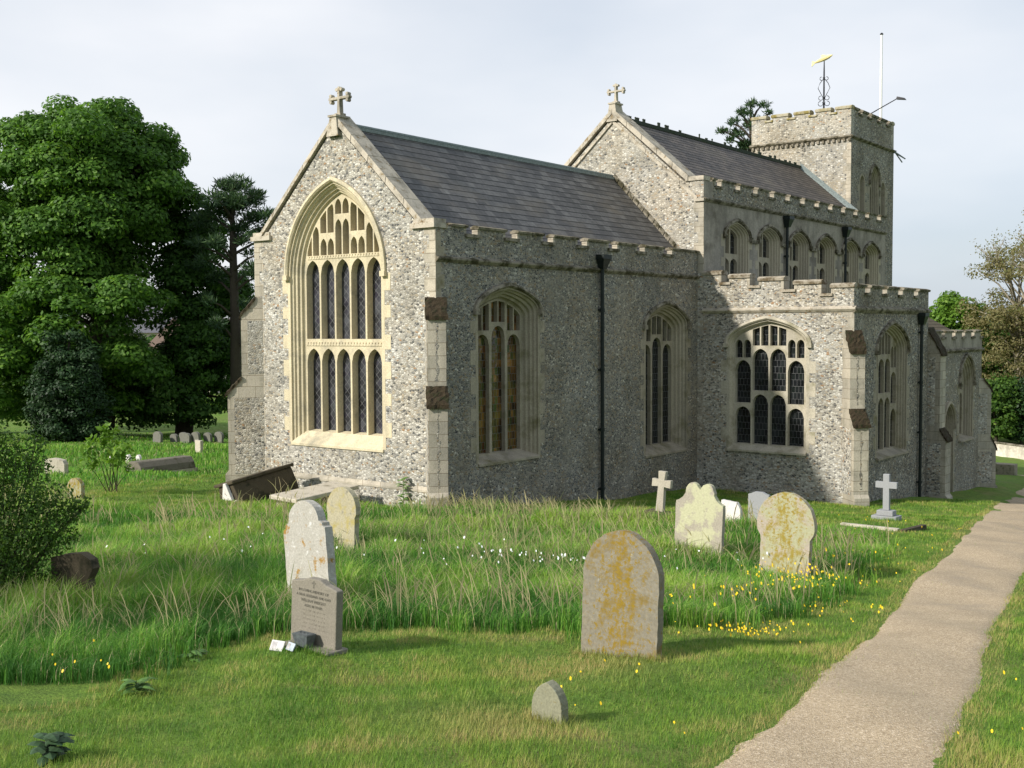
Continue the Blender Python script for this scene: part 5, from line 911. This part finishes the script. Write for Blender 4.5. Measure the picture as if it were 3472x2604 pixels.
# dry seed stalks
x, y, d = wedge(20000, 9.5, 30, 1.2); k = inpoly(x, y, LONG) & ~in_church(x, y) & ((patch(x, y, 1.8, 5) > .1) | (rng.random(len(x)) < .7*np.exp(-((x-5.5)**2/12+(y+3.5)**2/10)))); x, y, d = x[k][:3400], y[k][:3400], d[k][:3400]
def stalks(name, label, x, y, d, h0, h1):
    n = len(x); h = rng.uniform(h0, h1, n); a = rng.uniform(0, 2*np.pi, n); D = np.stack([np.cos(a), np.sin(a), np.zeros(n)], 1); S = np.stack([-np.sin(a), np.cos(a), np.zeros(n)], 1); S = np.where(rng.random((n, 1)) < 2, S*.5+np.array([_R[0], _R[1], 0])*.7, S)
    B = np.stack([x, y, terr(x, y)], 1); L_n = rng.uniform(.1, .9, n); P = [B+D*(h*L_n*t**2)[:, None]+np.array([0, 0, 1])*(h*(t-.25*L_n*t*t))[:, None] for t in (0, .4, .75, 1)]; w_ = [(.0038*(d/10)**.9)[:, None]*q for q in (1, .9, 1.3, .4)]
    V = np.stack([p+sg*S*ww for p, ww in zip(P, w_) for sg in (-1, 1)], 1).reshape(-1, 3); i = np.arange(n)[:, None]*8; Fc = np.concatenate([i+np.array([[2*q, 2*q+1, 2*q+3, 2*q+2]]) for q in range(3)])
    o = npmesh(name, V, Fc, GLg, var=np.repeat(rng.random(n), 8), dry=np.repeat(np.clip(rng.normal(.85, .15, n), 0, 1), 8)); tag(o, label, 'dry grass stalks', kind='stuff')
stalks('seed_stalks', 'dry straw coloured grass stalks standing in the meadow grass', x, y, d, .32, .74)
u = rng.random(700); xx = .5+u*8.5-.3*rng.random(700); yy = -.6+u*1.8+rng.normal(size=700)*.25; k = ~in_church(xx, yy) & (xx < 5.5); stalks('wall_weeds', 'tall dry weeds along the foot of the shaded side wall', xx[k], yy[k], np.full(k.sum(), 26.), .25, .6)
def flowers(name, label, cat, pts, r, mat, hmin, hmax):
    g = G()
    pts = [q for q in pts if not inpoly(np.array([q[0]]), np.array([q[1]]), PATHP)[0]]
    for x, y in pts:
        z = tz(x, y)+random.uniform(hmin, hmax); d = math.hypot(x-CAM[0], y-CAM[1]); q = r*(.7+.6*random.random())*(d/14)**.5; t = [random.uniform(-1.3, -.2), random.uniform(.2, 1.5)]
        g.face([(x+q*math.cos(a*math.pi/3), y+q*math.sin(a*math.pi/3), z+q*(t[0]*math.cos(a*math.pi/3)+t[1]*math.sin(a*math.pi/3))) for a in range(6)])
    o = g.build(name, mat); tag(o, label, cat, kind='stuff')
YEL = m_plain('buttercup_petal', (.80, .55, .02), .4, 0, .1); WHT = m_plain('white_petal', (.75, .76, .74), .6, 0, .1)
def cl(cx, cy, s, n): return [(cx+random.gauss(0, s), cy+random.gauss(0, s)) for _ in range(n)]
flowers('meadow_buttercups', 'yellow buttercups standing in the long grass beside the round lichened headstone', 'buttercups', cl(11.45, -5.7, .30, 60)+cl(11.25, -5.0, .45, 44)+cl(11.6, -7.4, .25, 22)+cl(10.5, -2.0, .4, 16)+cl(9.7, -14.9, .25, 8)+cl(11.2, -8.9, .35, 14), .010, YEL, .24, .42)
flowers('lawn_buttercups', 'yellow buttercups dotted over the mown grass beside the path', 'buttercups', cl(12.1, -8.6, .28, 80)+cl(11.9, -6.2, .5, 50)+cl(11.2, -2.0, .7, 26)+cl(10.2, 2.0, .9, 14)+cl(9.4, 5.5, .8, 10)+cl(12.9, -11.8, .6, 8)+cl(15.8, -10.4, .35, 12)+cl(15.6, -11.9, .3, 8)+cl(15.1, -8.6, .4, 10)+cl(12.6, -12.9, .3, 4), .0095, YEL, .05, .09)
flowers('white_flowers', 'white dandelion clocks and daisies among the meadow grass', 'white flowers', cl(7.8, -7.0, .3, 26)+cl(8.4, -6.2, .4, 14)+cl(6.0, -7.0, 1.2, 16)+cl(9.5, -4.4, .7, 10)+cl(3.5, -8.5, 1.2, 16), .011, WHT, .34, .50)
